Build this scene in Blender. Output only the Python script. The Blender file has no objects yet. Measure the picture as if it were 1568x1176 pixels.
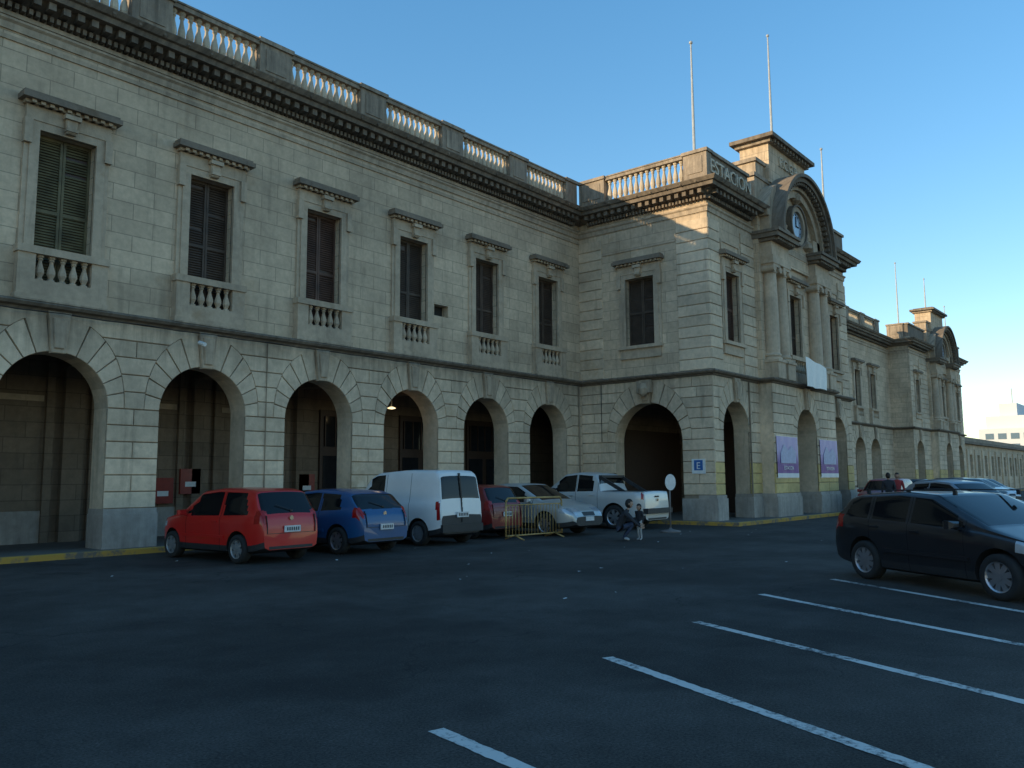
import bpy, bmesh, math, random
import numpy as np
from mathutils import Vector, Matrix
random.seed(7)
scene=bpy.context.scene
COL=scene.collection
rad=math.radians
# ------------------------------------------------------------------ materials
def newmat(name):
    m=bpy.data.materials.new(name);m.use_nodes=True
    nt=m.node_tree;b=nt.nodes["Principled BSDF"]
    return m,nt,b
def N(nt,t,**k):
    n=nt.nodes.new(t)
    for a,v in k.items(): setattr(n,a,v)
    return n
def math_n(nt,op,a,b=None,clamp=False):
    n=nt.nodes.new("ShaderNodeMath");n.operation=op;n.use_clamp=clamp
    for i,v in enumerate((a,b)):
        if v is None: continue
        if isinstance(v,(int,float)): n.inputs[i].default_value=v
        else: nt.links.new(v,n.inputs[i])
    return n.outputs[0]
def mixc(nt,fac,a,b,mode='MIX'):
    n=nt.nodes.new("ShaderNodeMix");n.data_type='RGBA';n.blend_type=mode
    for i,v in ((0,fac),(6,a),(7,b)):
        if isinstance(v,(int,float)): n.inputs[i].default_value=v
        elif isinstance(v,tuple): n.inputs[i].default_value=(*v[:3],1)
        else: nt.links.new(v,n.inputs[i])
    return n.outputs[2]
def noise(nt,vec,scale,detail=4,rough=.55):
    n=nt.nodes.new("ShaderNodeTexNoise");n.inputs["Scale"].default_value=scale
    n.inputs["Detail"].default_value=detail;n.inputs["Roughness"].default_value=rough
    if vec is not None: nt.links.new(vec,n.inputs["Vector"])
    return n.outputs["Fac"]
def ramp(nt,f,p0,p1,v0=0,v1=1):
    n=nt.nodes.new("ShaderNodeMapRange");n.inputs[1].default_value=p0;n.inputs[2].default_value=p1
    n.inputs[3].default_value=v0;n.inputs[4].default_value=v1;nt.links.new(f,n.inputs[0]);return n.outputs[0]
def uz(nt):
    g=N(nt,"ShaderNodeNewGeometry");s=N(nt,"ShaderNodeSeparateXYZ");nt.links.new(g.outputs["Position"],s.inputs[0])
    u=math_n(nt,'ADD',s.outputs[0],s.outputs[1]);return g.outputs["Position"],u,s.outputs[2]
def comb(nt,x,y,z=0.0):
    c=N(nt,"ShaderNodeCombineXYZ")
    for i,v in enumerate((x,y,z)):
        if isinstance(v,(int,float)): c.inputs[i].default_value=v
        else: nt.links.new(v,c.inputs[i])
    return c.outputs[0]
def stone_mat(name,base,brick=False,dirt=1.0,island=.12,bumps=.25):
    m,nt,b=newmat(name)
    pos,u,z=uz(nt)
    col=base
    if brick:
        v=comb(nt,u,z)
        br=N(nt,"ShaderNodeTexBrick");nt.links.new(v,br.inputs["Vector"])
        br.inputs["Scale"].default_value=1;br.inputs["Brick Width"].default_value=.98;br.inputs["Row Height"].default_value=.385
        br.inputs["Mortar Size"].default_value=.011;br.inputs["Mortar Smooth"].default_value=.2
        br.inputs["Color1"].default_value=(*[c*1.08 for c in base],1);br.inputs["Color2"].default_value=(*[c*.88 for c in base],1)
        br.inputs["Mortar"].default_value=(*[c*.58 for c in base],1);br.inputs["Bias"].default_value=.1
        col=br.outputs["Color"]
    n1=noise(nt,pos,.55,6,.6);c1=ramp(nt,n1,.32,.7,.76,1.14)
    n2=noise(nt,pos,6,6,.65);c2=ramp(nt,n2,.3,.75,.82,1.12)
    st=noise(nt,comb(nt,math_n(nt,'MULTIPLY',u,2.2),math_n(nt,'MULTIPLY',z,.22)),1.3,5,.6)
    c3=ramp(nt,st,.55,.78,1,1-.5*dirt)
    # rain-wash soiling that starts under the cornice and under the string course
    st2=noise(nt,comb(nt,math_n(nt,'MULTIPLY',u,5.),math_n(nt,'MULTIPLY',z,.5)),1.1,6,.65)
    za=ramp(nt,z,10.2,12.0,0,1)
    zb_=math_n(nt,'MULTIPLY',ramp(nt,z,3.9,5.25,0,1),ramp(nt,z,5.44,5.45,1,0))
    zc_=ramp(nt,z,1.3,.1,0,.9)
    zz=math_n(nt,'MAXIMUM',math_n(nt,'MAXIMUM',za,zb_),zc_)
    c4=math_n(nt,'SUBTRACT',1.0,math_n(nt,'MULTIPLY',math_n(nt,'MULTIPLY',zz,ramp(nt,st2,.38,.68)),.5*min(dirt,1.)))
    f=math_n(nt,'MULTIPLY',math_n(nt,'MULTIPLY',math_n(nt,'MULTIPLY',c1,c2),c3),c4)
    if not brick and island:
        g=N(nt,"ShaderNodeNewGeometry");r=ramp(nt,g.outputs["Random Per Island"],0,1,1-island,1+island)
        f=math_n(nt,'MULTIPLY',f,r)
    cc=mixc(nt,1,col,comb(nt,f,f,f),'MULTIPLY')
    gr=noise(nt,pos,.9,8,.7);gf=ramp(nt,gr,.54,.70,0,.5*dirt)
    cc=mixc(nt,gf,cc,(base[0]*.48,base[1]*.49,base[2]*.53))
    wn=noise(nt,pos,.42,9,.75);wf=ramp(nt,wn,.57,.66,0,.55*dirt)
    cc=mixc(nt,wf,cc,(base[0]*.62,base[1]*.52,base[2]*.40))
    nt.links.new(cc,b.inputs["Base Color"]);b.inputs["Roughness"].default_value=.88
    bp=N(nt,"ShaderNodeBump");bp.inputs["Strength"].default_value=bumps;bp.inputs["Distance"].default_value=.02
    h=noise(nt,pos,25,6,.7)
    if brick: h=math_n(nt,'SUBTRACT',h,math_n(nt,'MULTIPLY',br.outputs["Fac"],1.2))
    nt.links.new(h,bp.inputs["Height"]);nt.links.new(bp.outputs[0],b.inputs["Normal"])
    return m
def plain(name,c,rough=.6,metal=0,nz=.15,scale=8,coat=0,spec=None):
    m,nt,b=newmat(name)
    g=N(nt,"ShaderNodeTexCoord")
    f=ramp(nt,noise(nt,g.outputs["Object"],scale,4),.3,.7,1-nz,1+nz)
    nt.links.new(mixc(nt,1,c,comb(nt,f,f,f),'MULTIPLY'),b.inputs["Base Color"])
    b.inputs["Roughness"].default_value=rough;b.inputs["Metallic"].default_value=metal
    if coat: b.inputs["Coat Weight"].default_value=coat;b.inputs["Coat Roughness"].default_value=.05
    if spec is not None:b.inputs["Specular IOR Level"].default_value=spec
    return m
MAT={}
MAT['ashlar']=stone_mat('ashlar_stone',(.70,.525,.355),True,.75)
MAT['rust']=stone_mat('rusticated_stone',(.70,.535,.37),False,.9,.13)
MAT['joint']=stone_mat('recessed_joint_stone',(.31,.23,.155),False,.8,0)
MAT['trim']=stone_mat('trim_stone',(.56,.425,.295),False,1.0,.05)
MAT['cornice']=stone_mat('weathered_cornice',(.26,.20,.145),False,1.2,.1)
MAT['rail']=stone_mat('parapet_stone',(.42,.325,.235),False,1.1,.08)
MAT['baluster']=stone_mat('baluster_stone',(.66,.53,.38),False,.3,.1)
MAT['letter']=stone_mat('letter_stone',(.66,.56,.43),False,.2,.02)
MAT['plinth']=stone_mat('plinth_granite',(.46,.39,.325),False,.8,.08)
MAT['yellow']=stone_mat('yellowed_stone',(.66,.48,.20),False,.5,.08)
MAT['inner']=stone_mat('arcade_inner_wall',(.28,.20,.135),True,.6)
MAT['dark']=plain('dark_interior',(.03,.027,.024),.9)
MAT['roof']=plain('roof_felt',(.12,.11,.1),.9)
MAT['wood']=plain('dark_wood_door',(.06,.030,.017),.5)
MAT['doorglass']=plain('door_glass',(.02,.022,.025),.1)
sh=[(.13,.105,.05),(.08,.05,.032),(.10,.05,.032),(.075,.049,.032),(.085,.051,.032),(.075,.047,.031)]
for i,c in enumerate(sh): MAT['sh%d'%i]=plain('shutter_paint_%d'%i,c,.65,0,.35,3)
MAT['redbox']=plain('red_cabinet_paint',(.28,.03,.02),.4)
MAT['white']=plain('white_paint',(.75,.75,.73),.5,0,.06)
MAT['blue']=plain('blue_sign_paint',(.03,.13,.38),.4)
MAT['pole']=plain('pole_paint',(.5,.48,.44),.4,.2)
MAT['column']=stone_mat('column_stone',(.60,.46,.325),False,.8,.02)
MAT['clock']=plain('clock_dial',(.30,.38,.48),.15)  # bluish tint of reflecting glass is put into the dial colour
# ------------------------------------------------------------------ mesh builder
class MB:
    def __init__(s): s.v=[];s.f=[]
    def add(s,vs,fs):
        o=len(s.v);s.v+= [tuple(v) for v in vs]; s.f+=[tuple(i+o for i in f) for f in fs]
    def box(s,x0,x1,y0,y1,z0,z1):
        s.add([(x0,y0,z0),(x1,y0,z0),(x1,y1,z0),(x0,y1,z0),(x0,y0,z1),(x1,y0,z1),(x1,y1,z1),(x0,y1,z1)],
              [(0,3,2,1),(4,5,6,7),(0,1,5,4),(1,2,6,5),(2,3,7,6),(3,0,4,7)])
    def obj(s,name,mat,parent=None,smooth=False,recalc=True):
        me=bpy.data.meshes.new(name);me.from_pydata(s.v,[],s.f);me.update()
        if recalc:
            bm=bmesh.new();bm.from_mesh(me);bmesh.ops.recalc_face_normals(bm,faces=bm.faces);bm.to_mesh(me);bm.free()
        o=bpy.data.objects.new(name,me);COL.objects.link(o)
        me.materials.append(mat)
        if smooth: me.shade_smooth()
        if parent: o.parent=parent
        return o
def empty(name,loc=(0,0,0),az=0):
    e=bpy.data.objects.new(name,None);COL.objects.link(e);e.location=loc;e.rotation_euler=(0,0,az);e.empty_display_size=.3;return e
class Fr:
    def __init__(s,ox,oy,U,Nn): s.o=(ox,oy);s.U=U;s.N=Nn
    def p(s,u,w,z): return (s.o[0]+s.U[0]*u+s.N[0]*w, s.o[1]+s.U[1]*u+s.N[1]*w, z)
B={}
def mb(k):
    if k not in B: B[k]=MB()
    return B[k]
def fbox(k,F,u0,u1,w0,w1,z0,z1):
    vs=[F.p(u,w,z) for z in (z0,z1) for (u,w) in ((u0,w0),(u1,w0),(u1,w1),(u0,w1))]
    mb(k).add(vs,[(0,3,2,1),(4,5,6,7),(0,1,5,4),(1,2,6,5),(2,3,7,6),(3,0,4,7)])
def fpoly(k,F,poly,w0,w1,ch=0.0):
    n=len(poly);cu=sum(p[0] for p in poly)/n;cz=sum(p[1] for p in poly)/n
    mnu=min(p[0] for p in poly);mxu=max(p[0] for p in poly);mnz=min(p[1] for p in poly);mxz=max(p[1] for p in poly)
    def ins(p,c):
        hu=max((mxu-mnu)/2,.02);hz=max((mxz-mnz)/2,.02)
        return (cu+(p[0]-cu)*(1-min(.6,c/hu)),cz+(p[1]-cz)*(1-min(.6,c/hz)))
    vs=[F.p(p[0],w0,p[1]) for p in poly]
    if ch>0:
        vs+=[F.p(p[0],w1-ch,p[1]) for p in poly];vs+=[F.p(*(lambda q:(q[0],w1,q[1]))(ins(p,ch))) for p in poly];L=3
    else: vs+=[F.p(p[0],w1,p[1]) for p in poly];L=2
    fs=[tuple(range(n-1,-1,-1)),tuple((L-1)*n+i for i in range(n))]
    for l in range(L-1):
        for i in range(n):
            j=(i+1)%n;fs.append((l*n+i,l*n+j,(l+1)*n+j,(l+1)*n+i))
    mb(k).add(vs,fs)
def wall(k,F,u0,u1,z0,z1,ops,depth,w=0,kr=None):
    kr=kr or k
    bp={u0,u1}
    for o in ops:
        if o[0]=='r': bp|={o[1],o[2]}
        else:
            for i in range(25): bp.add(o[1]-o[2]*math.cos(math.pi*i/24))
    bp=sorted(b for b in bp if u0-1e-6<=b<=u1+1e-6)
    M=mb(k)
    for a,b in zip(bp[:-1],bp[1:]):
        if b-a<1e-6: continue
        m=(a+b)/2;ca=cb=z0;lst=[]
        for o in ops:
            if o[0]=='r' and o[1]<m<o[2]: lst.append((o[3],o[3],o[4],o[4]))
            if o[0]=='a' and abs(m-o[1])<o[2]:
                g=lambda x:o[3]+math.sqrt(max(0,o[2]**2-(x-o[1])**2)); lst.append((o[4],o[4],g(a),g(b)))
        lst.sort()
        for (ba,bb,ta,tb) in lst:
            if ba>ca+1e-6: M.add([F.p(a,w,ca),F.p(b,w,cb),F.p(b,w,bb),F.p(a,w,ba)],[(0,1,2,3)])
            ca,cb=ta,tb
        M.add([F.p(a,w,ca),F.p(b,w,cb),F.p(b,w,z1),F.p(a,w,z1)],[(0,1,2,3)])
    R=mb(kr)
    for o in ops:
        if o[0]=='r':
            q=[(o[1],o[3]),(o[2],o[3]),(o[2],o[4]),(o[1],o[4])]
            for i in range(4):
                p,r=q[i],q[(i+1)%4];R.add([F.p(p[0],w,p[1]),F.p(r[0],w,r[1]),F.p(r[0],w-depth,r[1]),F.p(p[0],w-depth,p[1])],[(0,1,2,3)])
        else:
            q=[(o[1]-o[2],o[4])]+[(o[1]-o[2]*math.cos(math.pi*i/24),o[3]+o[2]*math.sin(math.pi*i/24)) for i in range(25)]+[(o[1]+o[2],o[4])]
            for p,r in zip(q[:-1],q[1:]): R.add([F.p(p[0],w,p[1]),F.p(r[0],w,r[1]),F.p(r[0],w-depth,r[1]),F.p(p[0],w-depth,p[1])],[(0,1,2,3)])
GAP=.011
def rho(th,Ri,top): 
    s=math.sin(th)**2; return (Ri+.36)*(1-s)+top*s
def halfw(dz,Ri,top):
    if dz>=top: return None
    lo,hi=0,math.pi/2
    for _ in range(30):
        m=(lo+hi)/2
        if rho(m,Ri,top)*math.sin(m)<dz: lo=m
        else: hi=m
    return rho(lo,Ri,top)*math.cos(lo)
def rustic(F,u0,u1,z0,zl,arches,pr=.045,k='rust',yel=None):
    zs=arches[0][2] if arches else z0+.383*6
    n1=max(1,round((zs-z0)/.383));n2=max(1,round((zl-zs)/.395))
    rows=[(z0+(zs-z0)*i/n1,z0+(zs-z0)*(i+1)/n1) for i in range(n1)]+[(zs+(zl-zs)*i/n2,zs+(zl-zs)*(i+1)/n2) for i in range(n2)]
    for ri,(za,zb) in enumerate(rows):
        kk=yel if (yel and ri in(0,1,2)) else k
        edges=[(u0,None)]
        for (uc,r,z) in arches:
            edges.append((uc,r))
        edges.append((u1,None))
        for e0,e1 in zip(edges[:-1],edges[1:]):
            zz=[za+GAP,(za+zb)/2,zb-GAP]
            def bound(e,side,z):
                if e[1] is None: return e[0]
                r=e[1]
                if z<=zs+1e-6: return e[0]+side*(r)
                h=halfw(z-zs,r,zl-zs-.01)
                return e[0]+side*(h if h is not None else 0)
            L=[(bound(e0,1,z)+(GAP if e0[1] and z>zs else 0),z) for z in zz];R=[(bound(e1,-1,z)-(GAP if e1[1] and z>zs else 0),z) for z in zz]
            if min(r[0]-l[0] for l,r in zip(L,R))<.06: continue
            w=min(r[0]-l[0] for l,r in zip(L,R))
            nb=1 if w<.9 else (1+(ri%2) if w<1.6 else max(2,round(w/.95)))
            cuts=[]
            a=max(l[0] for l in L);b=min(r[0] for r in R)
            for i in range(1,nb):
                cuts.append(a+(b-a)*(i+(.25 if (ri%2 and nb>2) else 0))/nb)
            xs=[None]+cuts+[None]
            for i in range(len(xs)-1):
                l=L if xs[i] is None else [(xs[i]+GAP*.7,z) for z in (zz[0],zz[2])]
                r=R if xs[i+1] is None else [(xs[i+1]-GAP*.7,z) for z in (zz[0],zz[2])]
                poly=list(l)[::-1]+list(r)
                fpoly(kk,F,poly,-.02,pr+random.uniform(-.004,.004),.012)
    for (uc,r,zs_) in arches:
        nv=13;top=zl-zs_-.015
        for i in range(nv):
            if i==nv//2: continue
            t0=math.pi*i/nv+.009;t1=math.pi*(i+1)/nv-.009;tm=(t0+t1)/2
            poly=[(uc-r*math.cos(t),zs_+r*math.sin(t)) for t in (t0,tm,t1)]
            poly+=[(uc-rho(t,r,top)*math.cos(t),zs_+rho(t,r,top)*math.sin(t)) for t in (t1,tm,t0)]
            fpoly(k,F,poly,-.02,pr+random.uniform(-.004,.006),.012)
        fpoly('trim',F,[(uc-.15,zs_+r-.05),(uc+.15,zs_+r-.05),(uc+.24,zl+.02),(uc-.24,zl+.02)],-.02,.15,.02)
        fpoly('trim',F,[(uc-.10,zs_+r+.05),(uc+.10,zs_+r+.05),(uc+.16,zl-.12),(uc-.16,zl-.12)],.1,.19,.02)
def lathe(M,c,prof,seg=8,rot=0):
    vs=[];fs=[];n=len(prof)
    for (r,z) in prof:
        for j in range(seg):
            a=2*math.pi*j/seg+rot;vs.append((c[0]+r*math.cos(a),c[1]+r*math.sin(a),c[2]+z))
    for i in range(n-1):
        for j in range(seg):
            k=(j+1)%seg;fs.append((i*seg+j,i*seg+k,(i+1)*seg+k,(i+1)*seg+j))
    fs.append(tuple(range(seg-1,-1,-1)));fs.append(tuple((n-1)*seg+j for j in range(seg)))
    M.add(vs,fs)
def balprof(h,s=1):
    return [(.085*s,0),(.085*s,.06*h),(.05*s,.1*h),(.06*s,.16*h),(.095*s,.3*h),(.09*s,.42*h),(.045*s,.68*h),(.04*s,.78*h),(.065*s,.83*h),(.05*s,.88*h),(.08*s,.93*h),(.08*s,h)]
def balusters(F,ua,ub,w,z0,z1,n,s=1,k='baluster',seg=8):
    for i in range(n):
        u=ua+(ub-ua)*(i+.5)/n;p=F.p(u,w,z0);lathe(mb(k),p,balprof(z1-z0,s),seg)
ZL=5.226;ZLT=5.42;ZCB=11.95;ZCT=12.25;ZB=13.5
def parapet(F,segs,w=-.1):
    for ua,ub,kd in segs:
        fbox('rail',F,ua,ub,w-.22,w+.17,ZCT,ZCT+.2)
        if kd=='b':
            fbox('rail',F,ua,ub,w-.17,w+.16,ZB-.15,ZB-.03);fbox('rail',F,ua+.003,ub-.003,w-.2,w+.19,ZB-.03,ZB+.02)
            n=max(1,round((ub-ua)/.235));balusters(F,ua,ub,w,ZCT+.2,ZB-.15,n,1.08)
        else:
            fbox('rail',F,ua,ub,w-.2,w+.19,ZCT+.2,ZB-.08);fbox('rail',F,ua-.05,ub+.05,w-.26,w+.25,ZB-.08,ZB+.04)
            if ub-ua>.8: fbox('rail',F,ua+.18,ub-.18,w,w+.215,ZCT+.42,ZB-.22)
def dentils(F,ua,ub,first=.0):
    n=int((ub-ua)/.3)
    for i in range(n):
        u=ua+(ub-ua)*(i+.5)/n
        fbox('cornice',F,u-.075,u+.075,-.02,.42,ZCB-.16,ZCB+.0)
        if i%2==0:
            p=F.p(u,.62,ZCT-.06);lathe(mb('cornice'),(p[0],p[1],p[2]-.09),[(.02,0),(.06,.04),(.065,.1),(.03,.16)],6)
    n=int((ub-ua)/.14)
    for i in range(n):
        u=ua+(ub-ua)*(i+.5)/n
        fbox('cornice',F,u-.04,u+.04,-.02,.19,ZCB-.32,ZCB-.2)
def sweep(k,path,prof):
    n=len(path);m=len(prof);vs=[];M=mb(k)
    nr=[]
    for a,b in zip(path[:-1],path[1:]):
        d=Vector((b[0]-a[0],b[1]-a[1])).normalized();nr.append(Vector((d.y,-d.x)))
    for i,p in enumerate(path):
        if i==0:o=nr[0]
        elif i==n-1:o=nr[-1]
        else:o=(nr[i-1]+nr[i])/(1+nr[i-1].dot(nr[i]))
        for (w,z) in prof: vs.append((p[0]+o.x*w,p[1]+o.y*w,z))
    fs=[]
    for i in range(n-1):
        for j in range(m):
            k2=(j+1)%m;fs.append((i*m+j,(i+1)*m+j,(i+1)*m+k2,i*m+k2))
    fs.append(tuple(range(m)));fs.append(tuple((n-1)*m+j for j in range(m)))
    M.add(vs,fs)
def shutter(F,ua,ub,za,zb,w,k):
    fbox('wood',F,ua,ub,w-.08,w-.05,za,zb)
    mid=(ua+ub)/2
    for a,b in ((ua,mid-.006),(mid+.006,ub)):
        fbox(k,F,a,a+.055,w-.05,w,za,zb);fbox(k,F,b-.055,b,w-.05,w,za,zb)
        for zc in (za,(za*.52+zb*.48),zb-.08): fbox(k,F,a+.055,b-.055,w-.05,w-.002,zc,zc+.08)
        n=int((zb-za)/.062)
        for i in range(n):
            z=za+(zb-za)*(i+.5)/n
            if random.random()<.03: continue
            dz=random.uniform(-.006,.006)
            mb(k).add([F.p(u,ww,zz) for (u,ww,zz) in ((a+.05,w-.01,z-.025+dz),(b-.05,w-.01,z-.025-dz),(b-.05,w-.045,z+.03),(a+.05,w-.045,z+.03))],[(0,1,2,3)])
WT=9.18
def window(F,uc,balc=True,k='sh1',hw=.6,hood=True):
    zb=5.85 if balc else 6.58
    shutter(F,uc-hw,uc+hw,zb,WT,-.2,k)
    for s in (-1,1):
        a,b=sorted((uc+s*hw,uc+s*(hw+.2)));fbox('trim',F,a,b,-.03,.09,(6.6 if balc else zb),WT+.18)
        a,b=sorted((uc+s*(hw+.13),uc+s*(hw+.3)));fbox('trim',F,a,b,-.03,.055,(6.6 if balc else zb),WT-.1)
        a,b=sorted((uc+s*(hw+.17),uc+s*(hw+.33)));fbox('trim',F,a,b,-.03,.15,WT-.35,WT+.18)
    fbox('trim',F,uc-hw,uc+hw,-.03,.087,WT,WT+.18)
    fbox('trim',F,uc-hw-.3,uc+hw+.3,-.03,.11,WT+.18,WT+.5)
    fbox('trim',F,uc-hw-.36,uc+hw+.36,-.03,.2,WT+.5,WT+.57)
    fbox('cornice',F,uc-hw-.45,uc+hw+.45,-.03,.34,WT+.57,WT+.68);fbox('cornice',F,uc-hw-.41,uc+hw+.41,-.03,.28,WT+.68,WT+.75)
    for i in range(10):
        u=uc-hw-.3+(2*hw+.6)*(i+.5)/10;fbox('trim',F,u-.045,u+.045,-.02,.27,WT+.5,WT+.565)
    fpoly('trim',F,[(uc-.1,WT+.05),(uc+.1,WT+.05),(uc+.15,WT+.49),(uc-.15,WT+.49)],-.02,.22,.03)
    fbox('trim',F,uc-.17,uc+.17,.05,.28,WT+.36,WT+.46);fbox('trim',F,uc-.12,uc+.12,.05,.25,WT+.1,WT+.17)
    if balc:
        for s in (-1,1):
            a,b=sorted((uc+s*(hw-.02),uc+s*(hw+.33)));fbox('trim',F,a,b,-.05,.2,ZLT+.12,6.42)
        fbox('trim',F,uc-hw-.36,uc+hw+.36,-.05,.24,6.42,6.58)
        fbox('trim',F,uc-hw-.36,uc+hw+.36,-.05,.23,ZLT-.01,ZLT+.12)
        fbox('trim',F,uc-hw+.02,uc+hw-.02,-.1,.2,ZLT+.12,5.87)
        balusters(F,uc-hw+.03,uc+hw-.03,.1,5.87,6.42,5,.95,'trim')
    else:
        fbox('trim',F,uc-hw-.33,uc+hw+.33,-.05,.17,6.46,6.58);fbox('trim',F,uc-hw-.25,uc+hw+.25,-.05,.08,6.1,6.46)
# ------------------------------------------------------------------ STATION BUILDING
YF=19.0;SP=3.493;X0=7.395;XS=27.03;YP=13.35;YC=12.8;XE=41.6;CX=34.3
ZC=4.40;R=1.15;ZS=ZC-R
FM=Fr(0,YF,(1,0),(0,-1))
bays=[X0+SP*k for k in range(-3,6)]
uL=bays[0]-SP/2
Z0=.12
lbays=[X0+SP*k for k in range(-17,-3)];uLL=lbays[0]-SP/2  # unseen bays further left, added to keep the low sun off the ground
wall('ashlar',FM,uLL,uL,Z0,ZCT,[('a',b,R,ZS,Z0) for b in lbays]+[('r',b-.6,b+.6,5.86,WT) for b in lbays],.4)
for b in lbays:
    fbox('sh1',FM,b-.6,b+.6,-.3,-.25,5.86,WT);fbox('trim',FM,b-.95,b+.95,-.03,.2,WT+.2,WT+.7)
    fbox('trim',FM,b-.9,b+.9,-.03,.2,5.4,6.5)
    parapet(FM,[(b-SP/2+.5,b+SP/2-.5,'b'),(b+SP/2-.5,b+SP/2+.5,'s')])
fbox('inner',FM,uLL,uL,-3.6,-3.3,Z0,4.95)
mb('roof').box(uLL,uL,YF+.25,YF+14,ZCT-.25,ZCT-.02)
mb('inner').box(uLL-.3,uLL,YF,YF+14,0,ZCT)
ops=[('a',b,R,ZS,Z0) for b in bays]
wall('joint',FM,uL,XS,Z0,ZL,ops,.65,0,'rust')
rustic(FM,uL,XS,1.0,ZL,[(b,R,ZS) for b in bays])
ed=[uL]+bays+[XS]
for i in range(len(ed)-1):
    a=ed[i]+(R if i>0 else 0);b=ed[i+1]-(R if i<len(ed)-2 else 0)
    if b-a>.05:
        fbox('plinth',FM,a-.03,b+.03 if i<len(ed)-2 else b,-.68,.12,Z0,.88);fbox('plinth',FM,a-.015,b+.015 if i<len(ed)-2 else b,-.665,.09,.88,1.0)
ops=[('r',b-.6,b+.6,5.85,WT) for b in bays]+[('r',18.85,19.5,6.9,7.28)]
wall('ashlar',FM,uL,XS,ZL,ZCT,ops,.3)
fbox('dark',FM,18.8,19.55,-.5,-.29,6.8,7.4)
for i,b in enumerate(bays): window(FM,b,True,'sh%d'%((i-3)%6))
segs=[];
for i,b in enumerate(bays):
    segs.append((b-SP/2+.5,b+SP/2-.5,'b'));segs.append((b+SP/2-.5,b+SP/2+.5 if i<8 else XS-.0,'s'))
segs=[(a,min(b,XS-.2),k) for a,b,k in segs]
parapet(FM,segs)
dentils(FM,uL,XS-.5)
fbox('trim',FM,uL,XS,-.03,.035,10.98,11.08);fbox('trim',FM,uL,XS,-.03,.05,11.5,11.6)
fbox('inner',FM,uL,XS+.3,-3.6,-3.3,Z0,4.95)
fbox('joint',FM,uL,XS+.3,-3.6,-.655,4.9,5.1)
FB=Fr(0,YF+3.3,(1,0),(0,-1))
for i,b in enumerate(bays):
    if i>=6 or i<3:
        fbox('wood',FB,b-1.0,b+1.0,-.02,.08,Z0,3.9)
        for s in (-1,1):
            for (za,zb) in ((.35,1.2),(1.35,2.4)):
                a,c=sorted((b+s*.12,b+s*.88));fbox('doorglass' if za>1 else 'wood',FB,a,c,.05,.1,za,zb)
        fbox('doorglass',FB,b-.85,b+.85,.05,.1,2.7,3.7)
        for j in range(5): fbox('wood',FB,b-.85+j*.42,b-.81+j*.42,.05,.13,2.7,3.7)
    else:
        fbox('inner',FB,b-1.3,b-1.1,-.02,.12,Z0,4.9);fbox('inner',FB,b+1.1,b+1.3,-.02,.12,Z0,4.9)
        fbox('trim',FB,b-1.05,b+1.05,-.02,.06,3.6,3.75)
        fbox('plinth',FB,b-1.1,b+1.1,-.02,.05,Z0,.9)
for b in bays:
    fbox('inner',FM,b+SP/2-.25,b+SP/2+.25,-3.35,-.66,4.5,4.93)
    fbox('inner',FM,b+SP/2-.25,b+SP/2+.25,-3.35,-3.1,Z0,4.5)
for x,z in ((11.55,1.0),(12.35,1.25),(16.3,1.1)):
    fbox('redbox',FB,x-.3,x+.3,.0,.2,z,z+.7);fbox('white',FB,x-.16,x+.16,.18,.203,z+.2,z+.34)
m=mb('roof');m.box(uL,XS+.1,YF+.25,YF+14,ZCT-.25,ZCT-.02);m.box(uLL,110,YF+13.8,YF+14,0,ZCT-.02)
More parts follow.
